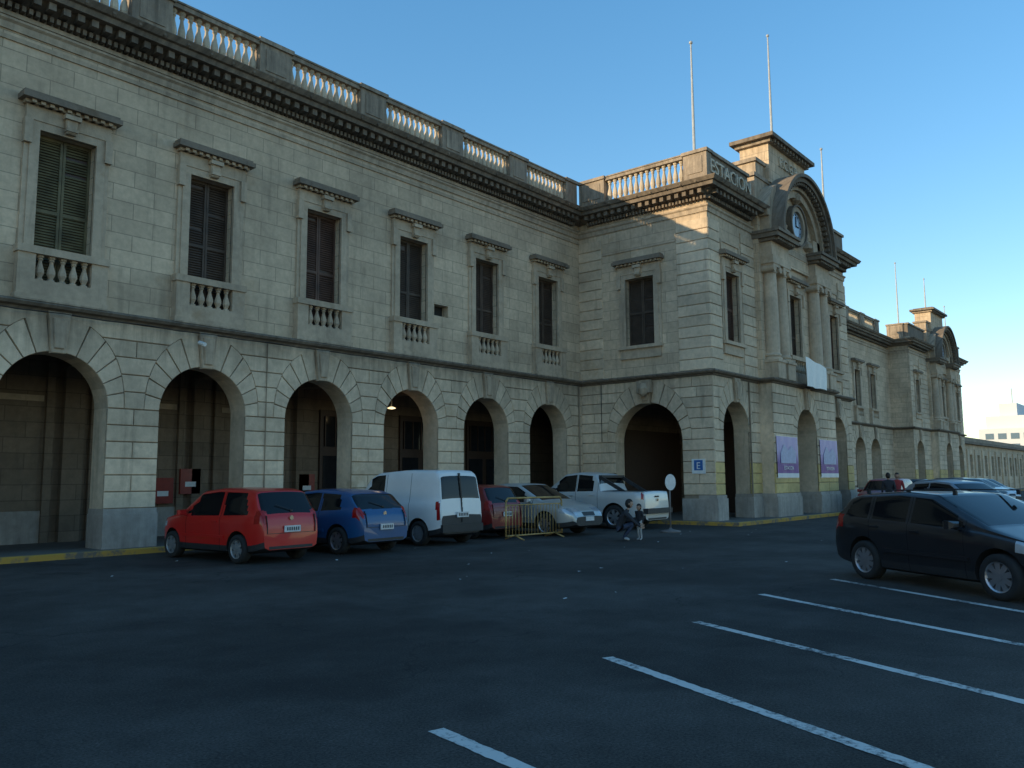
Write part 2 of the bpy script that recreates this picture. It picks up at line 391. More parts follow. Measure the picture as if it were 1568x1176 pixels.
def pavilion(X0_,X1_,Y,Yb,cx,side_arch):
    yc=Y-.55
    FPl=Fr(0,Y,(1,0),(0,-1));FSl=Fr(X0_,0,(0,1),(-1,0));FCl=Fr(0,yc,(1,0),(0,-1));FR=Fr(X1_,0,(0,1),(1,0))
    c0,c1=cx-3.4,cx+3.4
    wl=(X0_+1.77);wr=(X1_-1.9)
    wall('joint',FPl,X0_,c0,Z0,ZL,[('a',wl,1.1,ZC-1.1,Z0)],.6,0,'rust');rustic(FPl,X0_-.03,c0,1.0,ZL,[(wl,1.1,ZC-1.1)],yel='yellow')
    wall('joint',FPl,c1,X1_,Z0,ZL,[('a',wr,1.1,ZC-1.1,Z0)],.6,0,'rust');rustic(FPl,c1,X1_+.03,1.0,ZL,[(wr,1.1,ZC-1.1)],yel='yellow')
    wall('joint',FCl,c0,c1,Z0,ZL,[('a',cx,1.1,ZC-1.1,Z0)],.9,0,'rust');rustic(FCl,c0-.03,c1+.03,1.0,ZL,[(cx,1.1,ZC-1.1)],yel='yellow')
    for xx in (c0,c1): mb('rust').box(xx-.012,xx+.012,yc+.01,Y,1.0,ZL)
    e=.03
    for (a,b,Ff,dp) in ((X0_-.1,wl-1.1+e,FPl,.63),(wl+1.1-e,c0-.13,FPl,.63),(c0-.12,cx-1.1+e,FCl,.93),(cx+1.1-e,c1+.12,FCl,.93),(c1+.13,wr-1.1+e,FPl,.63),(wr+1.1-e,X1_+.1,FPl,.63)):
        fbox('plinth',Ff,a,b,-dp,.12,Z0,.88);fbox('plinth',Ff,a+.015,b-.015,-dp+.015,.08,.88,1.0)
    if side_arch:
        ya,ra=16.0,1.43
        wall('joint',FSl,Y,Yb,Z0,ZL,[('a',ya,ra,ZC-ra,Z0)],.6,0,'rust');rustic(FSl,Y-.03,Yb,1.0,ZL,[(ya,ra,ZC-ra)])
        fbox('plinth',FSl,Y+.0,ya-ra+e,-.59,.123,Z0,.878);fbox('plinth',FSl,ya+ra-e,Yb,-.63,.12,Z0,.878)
        fbox('trim',FSl,ya-.3,ya+.3,.1,.3,4.75,5.2);p=FSl.p(ya,.3,4.8);lathe(mb('trim'),(p[0],p[1],p[2]-.2),[(.05,0),(.15,.1),(.2,.3),(.12,.5)],8)
        wall('ashlar',FSl,Y,Yb,ZL,ZCT,[('r',16.2-.62,16.2+.62,6.58,WT)],.3);window(FSl,16.2,False,'sh3',.62)
        for a,b in ((Y-.03,Y+1.25),(Yb-1.1,Yb)):
            for i in range(14):
                z=ZLT+.02+i*.395;fpoly('rust',FSl,[(a,z+GAP),(b,z+GAP),(b,z+.395-GAP),(a,z+.395-GAP)],-.02,.05,.014)
        fbox('trim',FSl,Y+1.3,Yb-1.15,-.03,.03,10.3,10.38)
        dentils(FSl,Y-.1,Yb-.5)
        parapet(FSl,[(Y-.1,Y+.85,'s'),(Y+.9,Yb-1.35,'b'),(Yb-1.3,Yb-.1,'s')],-.12)
    else:
        wall('ashlar',FSl,Y,Yb,Z0,ZCT,[],.3)
        parapet(FSl,[(Y+.3,Yb,'s')],-.12)
    wall('ashlar',FR,Y,max(Yb,YF),Z0,ZCT,[],.3)
    yu=Y-.25;FUl=Fr(0,yu,(1,0),(0,-1))
    wall('ashlar',FPl,X0_,c0,ZL,ZCT,[('r',wl-.55,wl+.55,6.58,WT)],.3);window(FPl,wl,False,'sh2',.55)
    wall('ashlar',FPl,c1,X1_,ZL,ZCT,[('r',wr-.55,wr+.55,6.58,WT)],.3);window(FPl,wr,False,'sh2',.55)
    wall('ashlar',FUl,c0,c1,ZL,ZCT,[('r',cx-.6,cx+.6,5.85,WT)],.3);window(FUl,cx,True,'sh3',.6)
    for xx in (c0,c1): mb('ashlar').box(xx-.01,xx+.01,yu+.003,Y,ZLT,ZCT)
    for a,b in ((X0_-.03,wl-.9),(wl+.92,c0),(c1,wr-.92),(wr+.9,X1_+.03)):
        if b-a<.15: continue
        for i in range(14):
            z=ZLT+.02+i*.395;fpoly('rust',FPl,[(a,z+GAP),(b,z+GAP),(b,z+.395-GAP),(a,z+.395-GAP)],-.02,.05,.014)
    for a,b in ((wl-.8,wl+.8),(wr-.8,wr+.8)): 
        fbox('trim',FPl,a,b,-.03,.04,10.3,10.38);fbox('trim',FPl,a,a+.08,-.03,.04,10.0,10.3);fbox('trim',FPl,b-.08,b,-.03,.04,10.0,10.3)
    dentils(FPl,X0_-.1,c0-.3);dentils(FPl,c1+.3,X1_)
    for px in (cx-2.85,cx-1.85,cx+1.85,cx+2.85):
        yy=yc+.12
        mb('trim').box(px-.38,px+.38,yy-.36,Y,ZLT+.0,6.05);mb('trim').box(px-.42,px+.42,yy-.4,Y,6.05,6.15)
        H=9.95-6.15
        lathe(mb('column'),(px,yy,6.15),[(.36,0),(.36,.09),(.30,.12),(.34,.17),(.34,.22),(.285,.27),(.29,.6),(.285,H*.45),(.25,H-.35),(.28,H-.32),(.28,H-.28),(.245,H-.25),(.3,H-.12),(.3,H-.1)],20)
        mb('trim').box(px-.34,px+.34,yy-.32,yy+.32,9.85,9.97)
        for s in (-1,1):
            vs=[];
            for yy2 in (yy-.34,yy+.3):
                for j in range(10):
                    a=2*math.pi*j/10;vs.append((px+s*.29+.13*math.cos(a),yy2,9.76+.13*math.sin(a)))
            fs=[tuple(range(10)),tuple(range(19,9,-1))]+[(j,(j+1)%10,10+(j+1)%10,10+j) for j in range(10)]
            mb('trim').add(vs,fs)
    for s in (-1,1):
        a=cx+s*2.35
        mb('trim').box(a-.9,a+.9,yc-.22,Y,9.97,10.3);mb('trim').box(a-.86,a+.86,yc-.16,Y,10.3,10.85)
        mb('cornice').box(a-.98,a+.98,yc-.34,Y,10.85,10.97);mb('cornice').box(a-1.1,a+1.1,yc-.52,Y,10.97,11.15);mb('cornice').box(a-1.15,a+1.15,yc-.6,Y,11.15,11.27)
        for j in range(9):
            u=a-.9+1.8*(j+.5)/9;mb('cornice').box(u-.05,u+.05,yc-.45,yc-.1,10.86,10.965)
        mb('trim').box(a-.8,a+.8,yc-.1,Y+.3,11.27,11.9)
    mb('trim').box(cx-1.45,cx+1.45,yu-.06,Y,10.0,10.3);mb('trim').box(cx-1.45,cx+1.45,yu-.2,Y,10.85,11.1)
    zc=11.27
    def ring(k,r0,r1,y0,y1,n=36):
        vs=[];fs=[]
        for i in range(n+1):
            t=math.pi*i/n
            for (r,y) in ((r0,y0),(r1,y0),(r1,y1),(r0,y1)): vs.append((cx-r*math.cos(t),y,zc+r*math.sin(t)))
        for i in range(n):
            for j in range(4): fs.append((i*4+j,i*4+(j+1)%4,(i+1)*4+(j+1)%4,(i+1)*4+j))
        fs+= [(0,1,2,3),(n*4,n*4+1,n*4+2,n*4+3)]
        mb(k).add(vs,fs)
    ring('cornice',2.86,3.0,yc-.62,Y+.2);ring('cornice',2.68,2.86,yc-.5,Y+.1);ring('trim',2.4,2.68,yc-.22,Y+.1);ring('trim',2.1,2.4,yc-.1,Y+.1)
    for i in range(34):
        t=math.pi*(i+.5)/34;r=2.62
        c=Vector((cx-r*math.cos(t),yc-.3,zc+r*math.sin(t)))
        rt=Vector((-math.cos(t),0,math.sin(t)))*.07;tt=Vector((math.sin(t),0,math.cos(t)))*.06;yv=Vector((0,.13,0))
        vs=[c+a*rt+b*tt+d*yv for d in(-1,1) for (a,b) in((-1,-1),(1,-1),(1,1),(-1,1))]
        mb('cornice').add(vs,[(0,3,2,1),(4,5,6,7),(0,1,5,4),(1,2,6,5),(2,3,7,6),(3,0,4,7)])
    n=30;vs=[(cx,yc+.12,zc-.3)]+[(cx-2.15*math.cos(math.pi*i/n),yc+.12,zc+2.15*math.sin(math.pi*i/n)) for i in range(n+1)]
    mb('ashlar').add(vs,[(0,i+1,i+2) for i in range(n)]);mb('ashlar').box(cx-2.1,cx+2.1,yc+.122,Y,10.3,zc)
    def disc(k,r0,r1,y0,y1,z,n=28):
        vs=[];fs=[]
        for i in range(n):
            t=2*math.pi*i/n
            for (r,y) in ((r0,y1),(r0,y0),(r1,y0),(r1,y1)): vs.append((cx+r*math.cos(t),y,z+r*math.sin(t)))
        for i in range(n):
            for j in range(3):
                q=(i+1)%n;fs.append((i*4+j,i*4+j+1,q*4+j+1,q*4+j))
        mb(k).add(vs,fs)
    disc('trim',.62,.82,yc-.06,yc+.12,12.2);disc('cornice',.82,.9,yc-.12,yc+.12,12.2);disc('clock',.001,.62,yc+.05,yc+.1,12.2)
    for i in range(12):
        t=2*math.pi*i/12;mb('dark').box(cx+.5*math.cos(t)-.025,cx+.5*math.cos(t)+.025,yc+.03,yc+.045,12.2+.5*math.sin(t)-.03,12.2+.5*math.sin(t)+.03)
    mb('dark').box(cx-.02,cx+.02,yc+.02,yc+.045,12.2,12.62);mb('dark').box(cx,cx+.3,yc+.02,yc+.045,12.18,12.22)
    lathe(mb('trim'),(cx,yc+.05,13.15),[(.1,0),(.28,.12),(.3,.3),(.16,.5),(.2,.6),(.05,.7)],10)
    for s in (-1,1): lathe(mb('trim'),(cx+s*1.2,yc+.1,11.35),[(.1,0),(.3,.1),(.26,.3),(.12,.45),(.16,.6),(.04,.7)],8)
    for s in (-1,1):
        fpoly('trim',Fr(cx,yc-.1,(s,0),(0,-1)),[(2.6,11.9),(3.3,11.9),(3.35,12.3),(2.7,13.2),(2.3,13.4)],-.5,.0,.02)
    mb('trim').box(cx-3.3,cx+3.3,Y-.15,Y+.9,ZCT-.3,13.6);mb('rail').box(cx-3.4,cx+3.4,Y-.2,Y+1.0,13.6,13.75)
    mb('trim').box(cx-2.9,cx+2.9,Y-.05,Y+.85,13.75,14.35);mb('rail').box(cx-3.0,cx+3.0,Y-.12,Y+.95,14.35,14.5)
    mb('ashlar').box(cx-2.0,cx+2.0,Y-.25,Y+1.0,13.7,15.35)
    mb('rail').box(cx-2.15,cx+2.15,Y-.4,Y+1.15,15.35,15.5);mb('cornice').box(cx-2.35,cx+2.35,Y-.6,Y+1.3,15.5,15.66)
    mb('cornice').box(cx-1.9,cx+1.9,Y-.4,Y+1.1,15.66,15.78)
    for j in range(12):
        u=cx-2+4*(j+.5)/12;mb('cornice').box(u-.08,u+.08,Y-.5,Y-.3,15.36,15.495)
    for a,b in ((X0_+.03,c0-.35),(c1+.35,X1_)):
        fbox('rail',FPl,a,b,-.32,.07,ZCT,ZCT+.22);fbox('cornice',FPl,a,b,-.3,.05,ZCT+.22,ZB-.08);fbox('rail',FPl,a-.05,b+.05,-.36,.13,ZB-.08,ZB+.04)
    fbox('rail',FR,Y,YF,-.3,.05,ZCT,ZB)
    m=mb('roof');m.box(X0_+.02,X1_-.02,Y+.3,YF+14,ZCT-.25,ZCT-.03)
    mb('joint').box(X0_+.61,X1_-.3,Y+.61,YF+3.3,4.9,5.1)
    mb('inner').box(X0_+.3,X1_,YF+3.3,YF+3.6,Z0,4.95)
    if side_arch:
        mb('inner').box(X0_+7.,X0_+7.3,Y+3.5,YF+3.3,Z0,4.9);mb('wood').box(X0_+6.85,X0_+6.98,Y+1.3,Y+3.9,Z0,4.0)
        mb('wood').box(X0_+2.2,X0_+6.8,YF-.6,YF-.4,Z0,3.6);mb('inner').box(X0_+.7,X0_+7,YF-.38,YF-.2,Z0,4.9)
pavilion(XS,XE,YP,YF,CX,True)
X2=69.0;YQ=17.5;X2E=86.0;CX2=77.5
lb=[XE+1.9+SP*i for i in range(8)]
lb=[b for b in lb if b<X2-1.4]
wall('joint',FM,XE,X2,Z0,ZL,[('a',b,R,ZS,Z0) for b in lb],.65,0,'rust')
rustic(FM,XE,X2,1.0,ZL,[(b,R,ZS) for b in lb])
ed=[XE]+lb+[X2]
for i in range(len(ed)-1):
    a=ed[i]+(R-.03 if i>0 else 0);b=ed[i+1]-(R-.03 if i<len(ed)-2 else 0)
    fbox('plinth',FM,a,b,-.68,.12,Z0,.88)
wall('ashlar',FM,XE,X2,ZL,ZCT,[('r',b-.6,b+.6,5.85,WT) for b in lb],.3)
for i,b in enumerate(lb): window(FM,b,True,'sh%d'%(1+i%5))
sg=[]
for b in lb: sg+=[(b-SP/2+.5,b+SP/2-.5,'b'),(b+SP/2-.5,b+SP/2+.5,'s')]
parapet(FM,sg);dentils(FM,XE+.4,X2-.4)
fbox('inner',FM,XE,X2,-3.6,-3.3,Z0,4.95);fbox('joint',FM,XE,X2,-3.6,-.655,4.9,5.1)
mb('roof').box(XE,X2,YF+.25,YF+14,ZCT-.25,ZCT-.03)
pavilion(X2,X2E,YQ,YF,CX2,False)
def centre(X0_,X1_,Y,cx,jog): return [(cx-3.4,Y),(cx-3.4,jog),(cx+3.4,jog),(cx+3.4,Y)]
P=[(uLL,YF),(XS,YF),(XS,YP)]+centre(XS,XE,YP,CX,YC)+[(XE,YP),(XE,YF),(X2,YF),(X2,YQ)]+centre(X2,X2E,YQ,CX2,YQ-.55)+[(X2E,YQ),(X2E,YF)]
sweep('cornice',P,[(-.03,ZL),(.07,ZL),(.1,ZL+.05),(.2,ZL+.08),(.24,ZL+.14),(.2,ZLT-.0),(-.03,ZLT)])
prof=[(-.05,ZCB-.2),(.06,ZCB-.2),(.12,ZCB-.16),(.3,ZCB),(.52,ZCB+.02),(.55,ZCB+.14),(.62,ZCB+.16),(.7,ZCT-.02),(.7,ZCT),(-.05,ZCT+.004)]
prof2=[(-.03,11.2),(.04,11.2),(.05,11.35),(.1,11.4),(.1,11.45),(-.03,11.45)]
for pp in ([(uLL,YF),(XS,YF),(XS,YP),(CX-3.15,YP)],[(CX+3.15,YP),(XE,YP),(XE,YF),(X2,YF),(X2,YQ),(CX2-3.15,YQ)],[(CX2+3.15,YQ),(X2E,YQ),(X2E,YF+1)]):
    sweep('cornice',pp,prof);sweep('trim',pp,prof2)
def tube(M,a,b,r,seg=6):
    a=Vector(a);b=Vector(b);d=(b-a).normalized();u=d.orthogonal().normalized();v=d.cross(u)
    vs=[p+(u*math.cos(2*math.pi*j/seg)+v*math.sin(2*math.pi*j/seg))*r for p in (a,b) for j in range(seg)]
    M.add(vs,[(j,(j+1)%seg,seg+(j+1)%seg,seg+j) for j in range(seg)]+[tuple(range(seg)),tuple(range(2*seg-1,seg-1,-1))])
x=uL
while x<XS-1:
    nx=min(x+SP/2,XS-.1);tube(mb('dark'),(x,YF-.27,5.2),((x+nx)/2,YF-.27,5.17),.012,5);tube(mb('dark'),((x+nx)/2,YF-.27,5.17),(nx,YF-.27,5.2),.012,5);x=nx
tube(mb('joint'),(XS-.28,YF-.1,5.2),(XS-.28,YF-.1,.2),.035);tube(mb('dark'),(XS-.08,YF-1.0,5.2),(XS-.08,YF-1.0,3.0),.012)
tube(mb('joint'),(12.62,YF-.07,5.2),(12.62,YF-.07,1.1),.012);tube(mb('white'),(10.55,YF-.3,4.95),(10.55,YF-.55,4.88),.05,8)
tube(mb('joint'),(29.9,YP-.08,5.2),(29.9,YP-.08,.9),.03)
station=empty('station_building')
names=dict(ashlar='upper_walls',rust='rusticated_blocks',joint='ground_floor_walls',trim='window_and_wall_mouldings',cornice='cornices',rail='parapet',baluster='roof_balusters',plinth='plinth',yellow='yellowed_blocks',inner='arcade_inner_walls',dark='dark_recesses_and_cables',roof='roof',wood='wooden_doors',doorglass='door_glazing',redbox='fire_hose_cabinets',white='cabinet_labels',column='columns',clock='clock_face')
for k,m_ in B.items():
    m_.obj(names.get(k,'shutters_'+k),MAT[k],station,smooth=False)
B.clear()
def text(body,size,loc,rot,mat,parent,ext=.03,name='lettering'):
    cu=bpy.data.curves.new(name,'FONT');cu.body=body;cu.size=size;cu.extrude=ext;cu.align_x='CENTER'
    o=bpy.data.objects.new(name,cu);COL.objects.link(o);o.location=loc;o.rotation_euler=rot;cu.materials.append(mat);o.parent=parent;return o
text('ESTACION',.74,(28.95,YP-.1,12.7),(rad(90),0,0),MAT['letter'],station,.045)
text('F.C.G.R',.62,(CX,YP-.29,14.62),(rad(90),0,0),MAT['letter'],station,.035)
lm,nt,b=newmat('lamp_glow');b.inputs["Emission Color"].default_value=(1,.78,.42,1);b.inputs["Emission Strength"].default_value=1.6
lamp=empty('ceiling_lamp',(18.4,20.5,3.9))
t=MB();lathe(t,(0,0,0),[(.02,0),(.12,.02),(.14,.04),(.05,.08)],12);t.obj('bulb',lm,lamp)
t=MB();lathe(t,(0,0,.08),[(.015,0),(.015,.9)],6);t.obj('stem',MAT['pole'],lamp)
ld=bpy.data.lights.new('lamp_light','POINT');ld.energy=2;ld.color=(1,.75,.4);ld.shadow_soft_size=.12;lo=bpy.data.objects.new('lamp_light',ld);COL.objects.link(lo);lo.parent=lamp;lo.location=(0,-.2,-.15)
for (x,y,z0,z1) in ((27.9,14.2,12.2,18.3),(35.5,14.2,15.6,21.8),(41.0,13.9,12.2,18),(X2+.8,18.3,12.2,18.6),(CX2+.6,18.2,15.6,18.8),(X2E-.6,18.3,12.2,17.5)):
    e=empty('flagpole',(x,y,z0));t=MB();H=z1-z0
    lathe(t,(0,0,0),[(.12,0),(.12,.15),(.06,.2),(.055,H*.5),(.03,H-.1),(.07,H-.06),(.07,H),(.01,H+.05)],8);t.obj('pole',MAT['pole'],e)
bm_,nt,b=newmat('banner_print');pos,u,z=uz(nt)
f=ramp(nt,z,1.6,3.15,0,1);nz=noise(nt,pos,1.2,3)
c1=mixc(nt,ramp(nt,math_n(nt,'ADD',f,math_n(nt,'MULTIPLY',nz,.35)),.5,.85),(.14,.035,.25),(.46,.36,.60))
c1=mixc(nt,ramp(nt,f,.10,.11,1,0),c1,(.7,.7,.72));nt.links.new(c1,b.inputs["Base Color"]);b.inputs["Roughness"].default_value=.5
for x in (CX-2.3,CX+2.3):
    e=empty('banner',(x,YC-.09,1.6));t=MB();n=14;vs=[];fs=[]
    for i in range(n+1):
        for z in (0,1.58): vs.append((-1.05+2.1*i/n,.012*math.sin(i*1.3+z),z))
    for i in range(n): fs.append((2*i,2*i+2,2*i+3,2*i+1))
    t.add(vs,fs);t.obj('printed_sheet',bm_,e)
    t=MB();t.box(-1.08,1.08,.02,.045,1.55,1.6);t.box(-1.08,1.08,.02,.045,-.03,.02);t.obj('battens',MAT['pole'],e)
    t=MB();t.add([(-.75,-.02,.55),(.75,-.02,.55),(.75,-.02,1.0),(.35,-.02,1.25),(0,-.02,1.05),(-.4,-.02,1.3),(-.75,-.02,.95)],[(0,1,2,3,4,5,6)]);t.obj('printed_picture',plain('banner_picture',(.45,.45,.6),.6),e)
    text('ESTACION',.2,(0,-.025,.3),(rad(90),0,0),MAT['white'],e,.002)
e=empty('canvas_sheet',(CX+.1,YC-.48,5.25));t=MB();vs=[];fs=[];n=12
for i in range(n+1):
    for j in range(5):
        vs.append((-1.15+2.3*i/n,-.02-.03*math.sin(i*1.7+j*.6)*j/4,1.2-j*.3-.25*i/n*(1-j/4)+.02*math.sin(i*.9)))
for i in range(n):
    for j in range(4): fs.append((i*5+j,i*5+j+1,(i+1)*5+j+1,(i+1)*5+j))
t.add(vs,fs);t.obj('sheet',MAT['white'],e,True)
e=empty('wall_sign',(X0-SP/2+.25+0,YF-.06,1.35));t=MB();t.box(-.38,.38,-.02,.02,0,.13);t.obj('plate',MAT['blue'],e)
t=MB();t.box(-.22,.3,-.024,-.019,.04,.09);t.box(-.33,-.27,-.024,-.019,.03,.1);t.obj('legend',MAT['white'],e)
e=empty('parking_sign',(XS-.06,13.95,1.75));t=MB();t.box(-.02,.02,-.26,.26,0,.52);t.obj('plate',MAT['white'],e)
t=MB();t.box(-.025,-.019,-.17,.17,.12,.48);t.obj('blue_panel',MAT['blue'],e);text('E',.34,(-.03,0,.17),(rad(90),0,rad(-90)),MAT['white'],e,.002)
# ------------------------------------------------------------------ far buildings
low=empty('low_annex_building')
FL=Fr(0,YQ+.6,(1,0),(0,-1))
ab=[X2E+2.2+3.4*i for i in range(20)]
wall('ashlar',FL,X2E,156,Z0,4.7,[('r',b-.6,b+.6,1.6,3.7) for b in ab],.3)
for b in ab:
    fbox('wood',FL,b-.6,b+.6,-.3,-.25,1.6,3.7);fbox('rust',FL,b+1.3,b+2.1,-.02,.12,Z0,4.2)
fbox('cornice',FL,X2E,156,-.1,.3,4.7,4.95);fbox('rail',FL,X2E,156,-.3,.05,4.95,5.35);mb('roof').box(X2E,156,YQ+.9,YF+10,4.5,4.9)
for k,m_ in B.items(): m_.obj(names.get(k,k),MAT[k],low)
B.clear()
wm=plain('white_render',(.62,.63,.64),.8,0,.05);wd=plain('far_windows',(.10,.16,.22),.2)
far=empty('white_office_building',(180,28,0))
t=MB();t.box(0,25,-8,6,0,10.5);t.box(2,20,-3,5,10.5,13);t.box(4,14,0,3,13,15.5);t.box(-1,3,-6,-2,10.5,11.8);t.obj('walls',wm,far)
t=MB()
for r in range(3):
    for i in range(6): t.box(-.05,.1,-7+i*2.1,-5.6+i*2.1,4.5+r*2,5.6+r*2)
t.box(-1.05,-.98,-5.6,-2.4,10.7,11.5);t.obj('windows',wd,far)
t=MB();lathe(t,(6,1,15.5),[(.1,0),(.08,3)],6);lathe(t,(10,-6,10.5),[(.15,0),(.1,4)],6);t.obj('antennas',MAT['pole'],far)
far=empty('grey_warehouse',(150,4,0));t=MB();t.box(0,60,-30,10,0,5.5);t.obj('walls',plain('warehouse_wall',(.3,.29,.27),.9),far)
t=MB();t.add([(-1,-30,5.5),(61,-30,5.5),(61,-10,8),(-1,-10,8),(-1,10,5.5),(61,10,5.5)],[(0,1,2,3),(3,2,5,4),(0,3,4),(1,5,2)]);t.obj('roof',MAT['roof'],far)
# ------------------------------------------------------------------ ground
am,nt,b=newmat('asphalt');pos,u,z=uz(nt)
n1=noise(nt,pos,.22,7,.62);n2=noise(nt,pos,1.6,7,.68);n3=noise(nt,pos,48,3,.75)
c=mixc(nt,ramp(nt,n1,.42,.58),(.033,.029,.025),(.062,.054,.047))
f=math_n(nt,'MULTIPLY',ramp(nt,n2,.3,.7,.70,1.3),ramp(nt,n3,.3,.72,.35,1.8))
c=mixc(nt,1,c,comb(nt,f,f,f),'MULTIPLY')
st=noise(nt,pos,.8,3,.5);c=mixc(nt,ramp(nt,st,.58,.66,0,.55),c,(.017,.015,.014))
vo=N(nt,"ShaderNodeTexVoronoi");vo.inputs["Scale"].default_value=38;nt.links.new(pos,vo.inputs["Vector"])
sp=math_n(nt,'MULTIPLY',ramp(nt,vo.outputs["Distance"],.0,.24,1,0),ramp(nt,noise(nt,pos,6,2),.45,.58))
c=mixc(nt,math_n(nt,'MULTIPLY',sp,.6),c,(.20,.18,.16))
cr=N(nt,"ShaderNodeTexVoronoi");cr.feature='DISTANCE_TO_EDGE';cr.inputs["Scale"].default_value=.28
dv=N(nt,"ShaderNodeVectorMath");dv.operation='ADD';nt.links.new(pos,dv.inputs[0])
nn=N(nt,"ShaderNodeTexNoise");nn.inputs["Scale"].default_value=1.4;nn.inputs["Detail"].default_value=5;nt.links.new(pos,nn.inputs["Vector"]);nt.links.new(nn.outputs["Color"],dv.inputs[1]);nt.links.new(dv.outputs[0],cr.inputs["Vector"])
ck=math_n(nt,'MULTIPLY',ramp(nt,cr.outputs["Distance"],.0,.006,1,0),ramp(nt,noise(nt,pos,.35,2),.45,.55))
c=mixc(nt,math_n(nt,'MULTIPLY',ck,.8),c,(.008,.008,.008))
nt.links.new(c,b.inputs["Base Color"]);b.inputs["Roughness"].default_value=.92;b.inputs["Specular IOR Level"].default_value=.3
bp=N(nt,"ShaderNodeBump");bp.inputs["Strength"].default_value=.6;bp.inputs["Distance"].default_value=.012
nt.links.new(math_n(nt,'ADD',n3,math_n(nt,'MULTIPLY',n2,.6)),bp.inputs["Height"]);nt.links.new(bp.outputs[0],b.inputs["Normal"])
t=MB();t.add([(-1500,-1500,0),(1500,-1500,0),(1500,1500,0),(-1500,1500,0)],[(0,1,2,3)]);t.obj('asphalt_ground',am,None)
pm=stone_mat('pavement_concrete',(.18,.15,.12),False,.8,0)
KY=18.62;KP=12.32
def prism(M,pts,z0,z1):
    n=len(pts);M.add([(p[0],p[1],z) for z in (z0,z1) for p in pts],[tuple(range(n-1,-1,-1)),tuple(range(n,2*n))]+[(i,(i+1)%n,n+(i+1)%n,n+i) for i in range(n)])
pav=empty('pavement')
t=MB();poly=[(uLL,KY),(26.4,KY),(26.4,KP),(XE+.6,KP),(XE+.6,KY),(X2-.6,KY),(X2-.6,YQ-1),(156,YQ-1),(156,YF+13),(uLL,YF+13)]
prism(t,poly,-.05,Z0);t.obj('paving',pm,pav)
km,nt,b=newmat('kerb_yellow_paint');pos,u,z=uz(nt)
c=mixc(nt,ramp(nt,noise(nt,pos,3,6,.7),.48,.62),(.48,.27,.045),(.14,.12,.10));nt.links.new(c,b.inputs["Base Color"]);b.inputs["Roughness"].default_value=.8
t=MB()
kp=poly[:8]
B['k']=t
sweep('k',kp,[(-.02,-.02),(.14,-.02),(.14,.11),(.12,Z0+.004),(-.02,Z0+.004)])
t.obj('kerb',km,pav);B.clear()
lm_,nt,b=newmat('worn_line_paint');pos,u,z=uz(nt)
w=math_n(nt,'ADD',math_n(nt,'MULTIPLY',noise(nt,pos,14,6,.75),.6),math_n(nt,'MULTIPLY',noise(nt,pos,1.1,2),.4))
c=mixc(nt,ramp(nt,w,.5,.6),(.62,.57,.52),(.065,.06,.056));nt.links.new(c,b.inputs["Base Color"]);b.inputs["Roughness"].default_value=.75
ls=[((3.97,3.97),(3.77,3.09)),((6.49,4.32),(5.15,1.37)),((8.68,4.59),(7.06,1.17)),((11.24,4.93),(9.38,1.52)),((13.54,4.75),(11.65,1.86)),((16.1,4.9),(14.0,1.6)),((18.7,5.0),(16.6,1.7)),((21.3,5.1),(19.2,1.8))]
pl=MB()
for a,bq in ls:
    a=Vector(a);d=(Vector(bq)-a).normalized();n=Vector((-d.y,d.x))
    K=90;pw=.06
    for i in range(K):
        p=a+d*5.2*i/K;q=a+d*5.2*(i+1)/K;w1=.058+random.uniform(-.006,.006)
        pl.add([(p+n*pw).to_3d()+Vector((0,0,.004)),(p-n*pw).to_3d()+Vector((0,0,.004)),(q-n*w1).to_3d()+Vector((0,0,.004)),(q+n*w1).to_3d()+Vector((0,0,.004))],[(0,1,2,3)]);pw=w1
pl.obj('parking_lines',lm_)
lt=MB()
for i in range(34):
    x=random.uniform(6,26);y=random.uniform(6,17);s=random.uniform(.012,.04);a=random.random()*6
    c=[(x+s*math.cos(a+k*1.57)*(1 if k%2 else 1.5),y+s*math.sin(a+k*1.57),.006+random.random()*.015) for k in range(4)]
    lt.add(c,[(0,1,2,3)])
lt.obj('litter_scraps',MAT['white'])
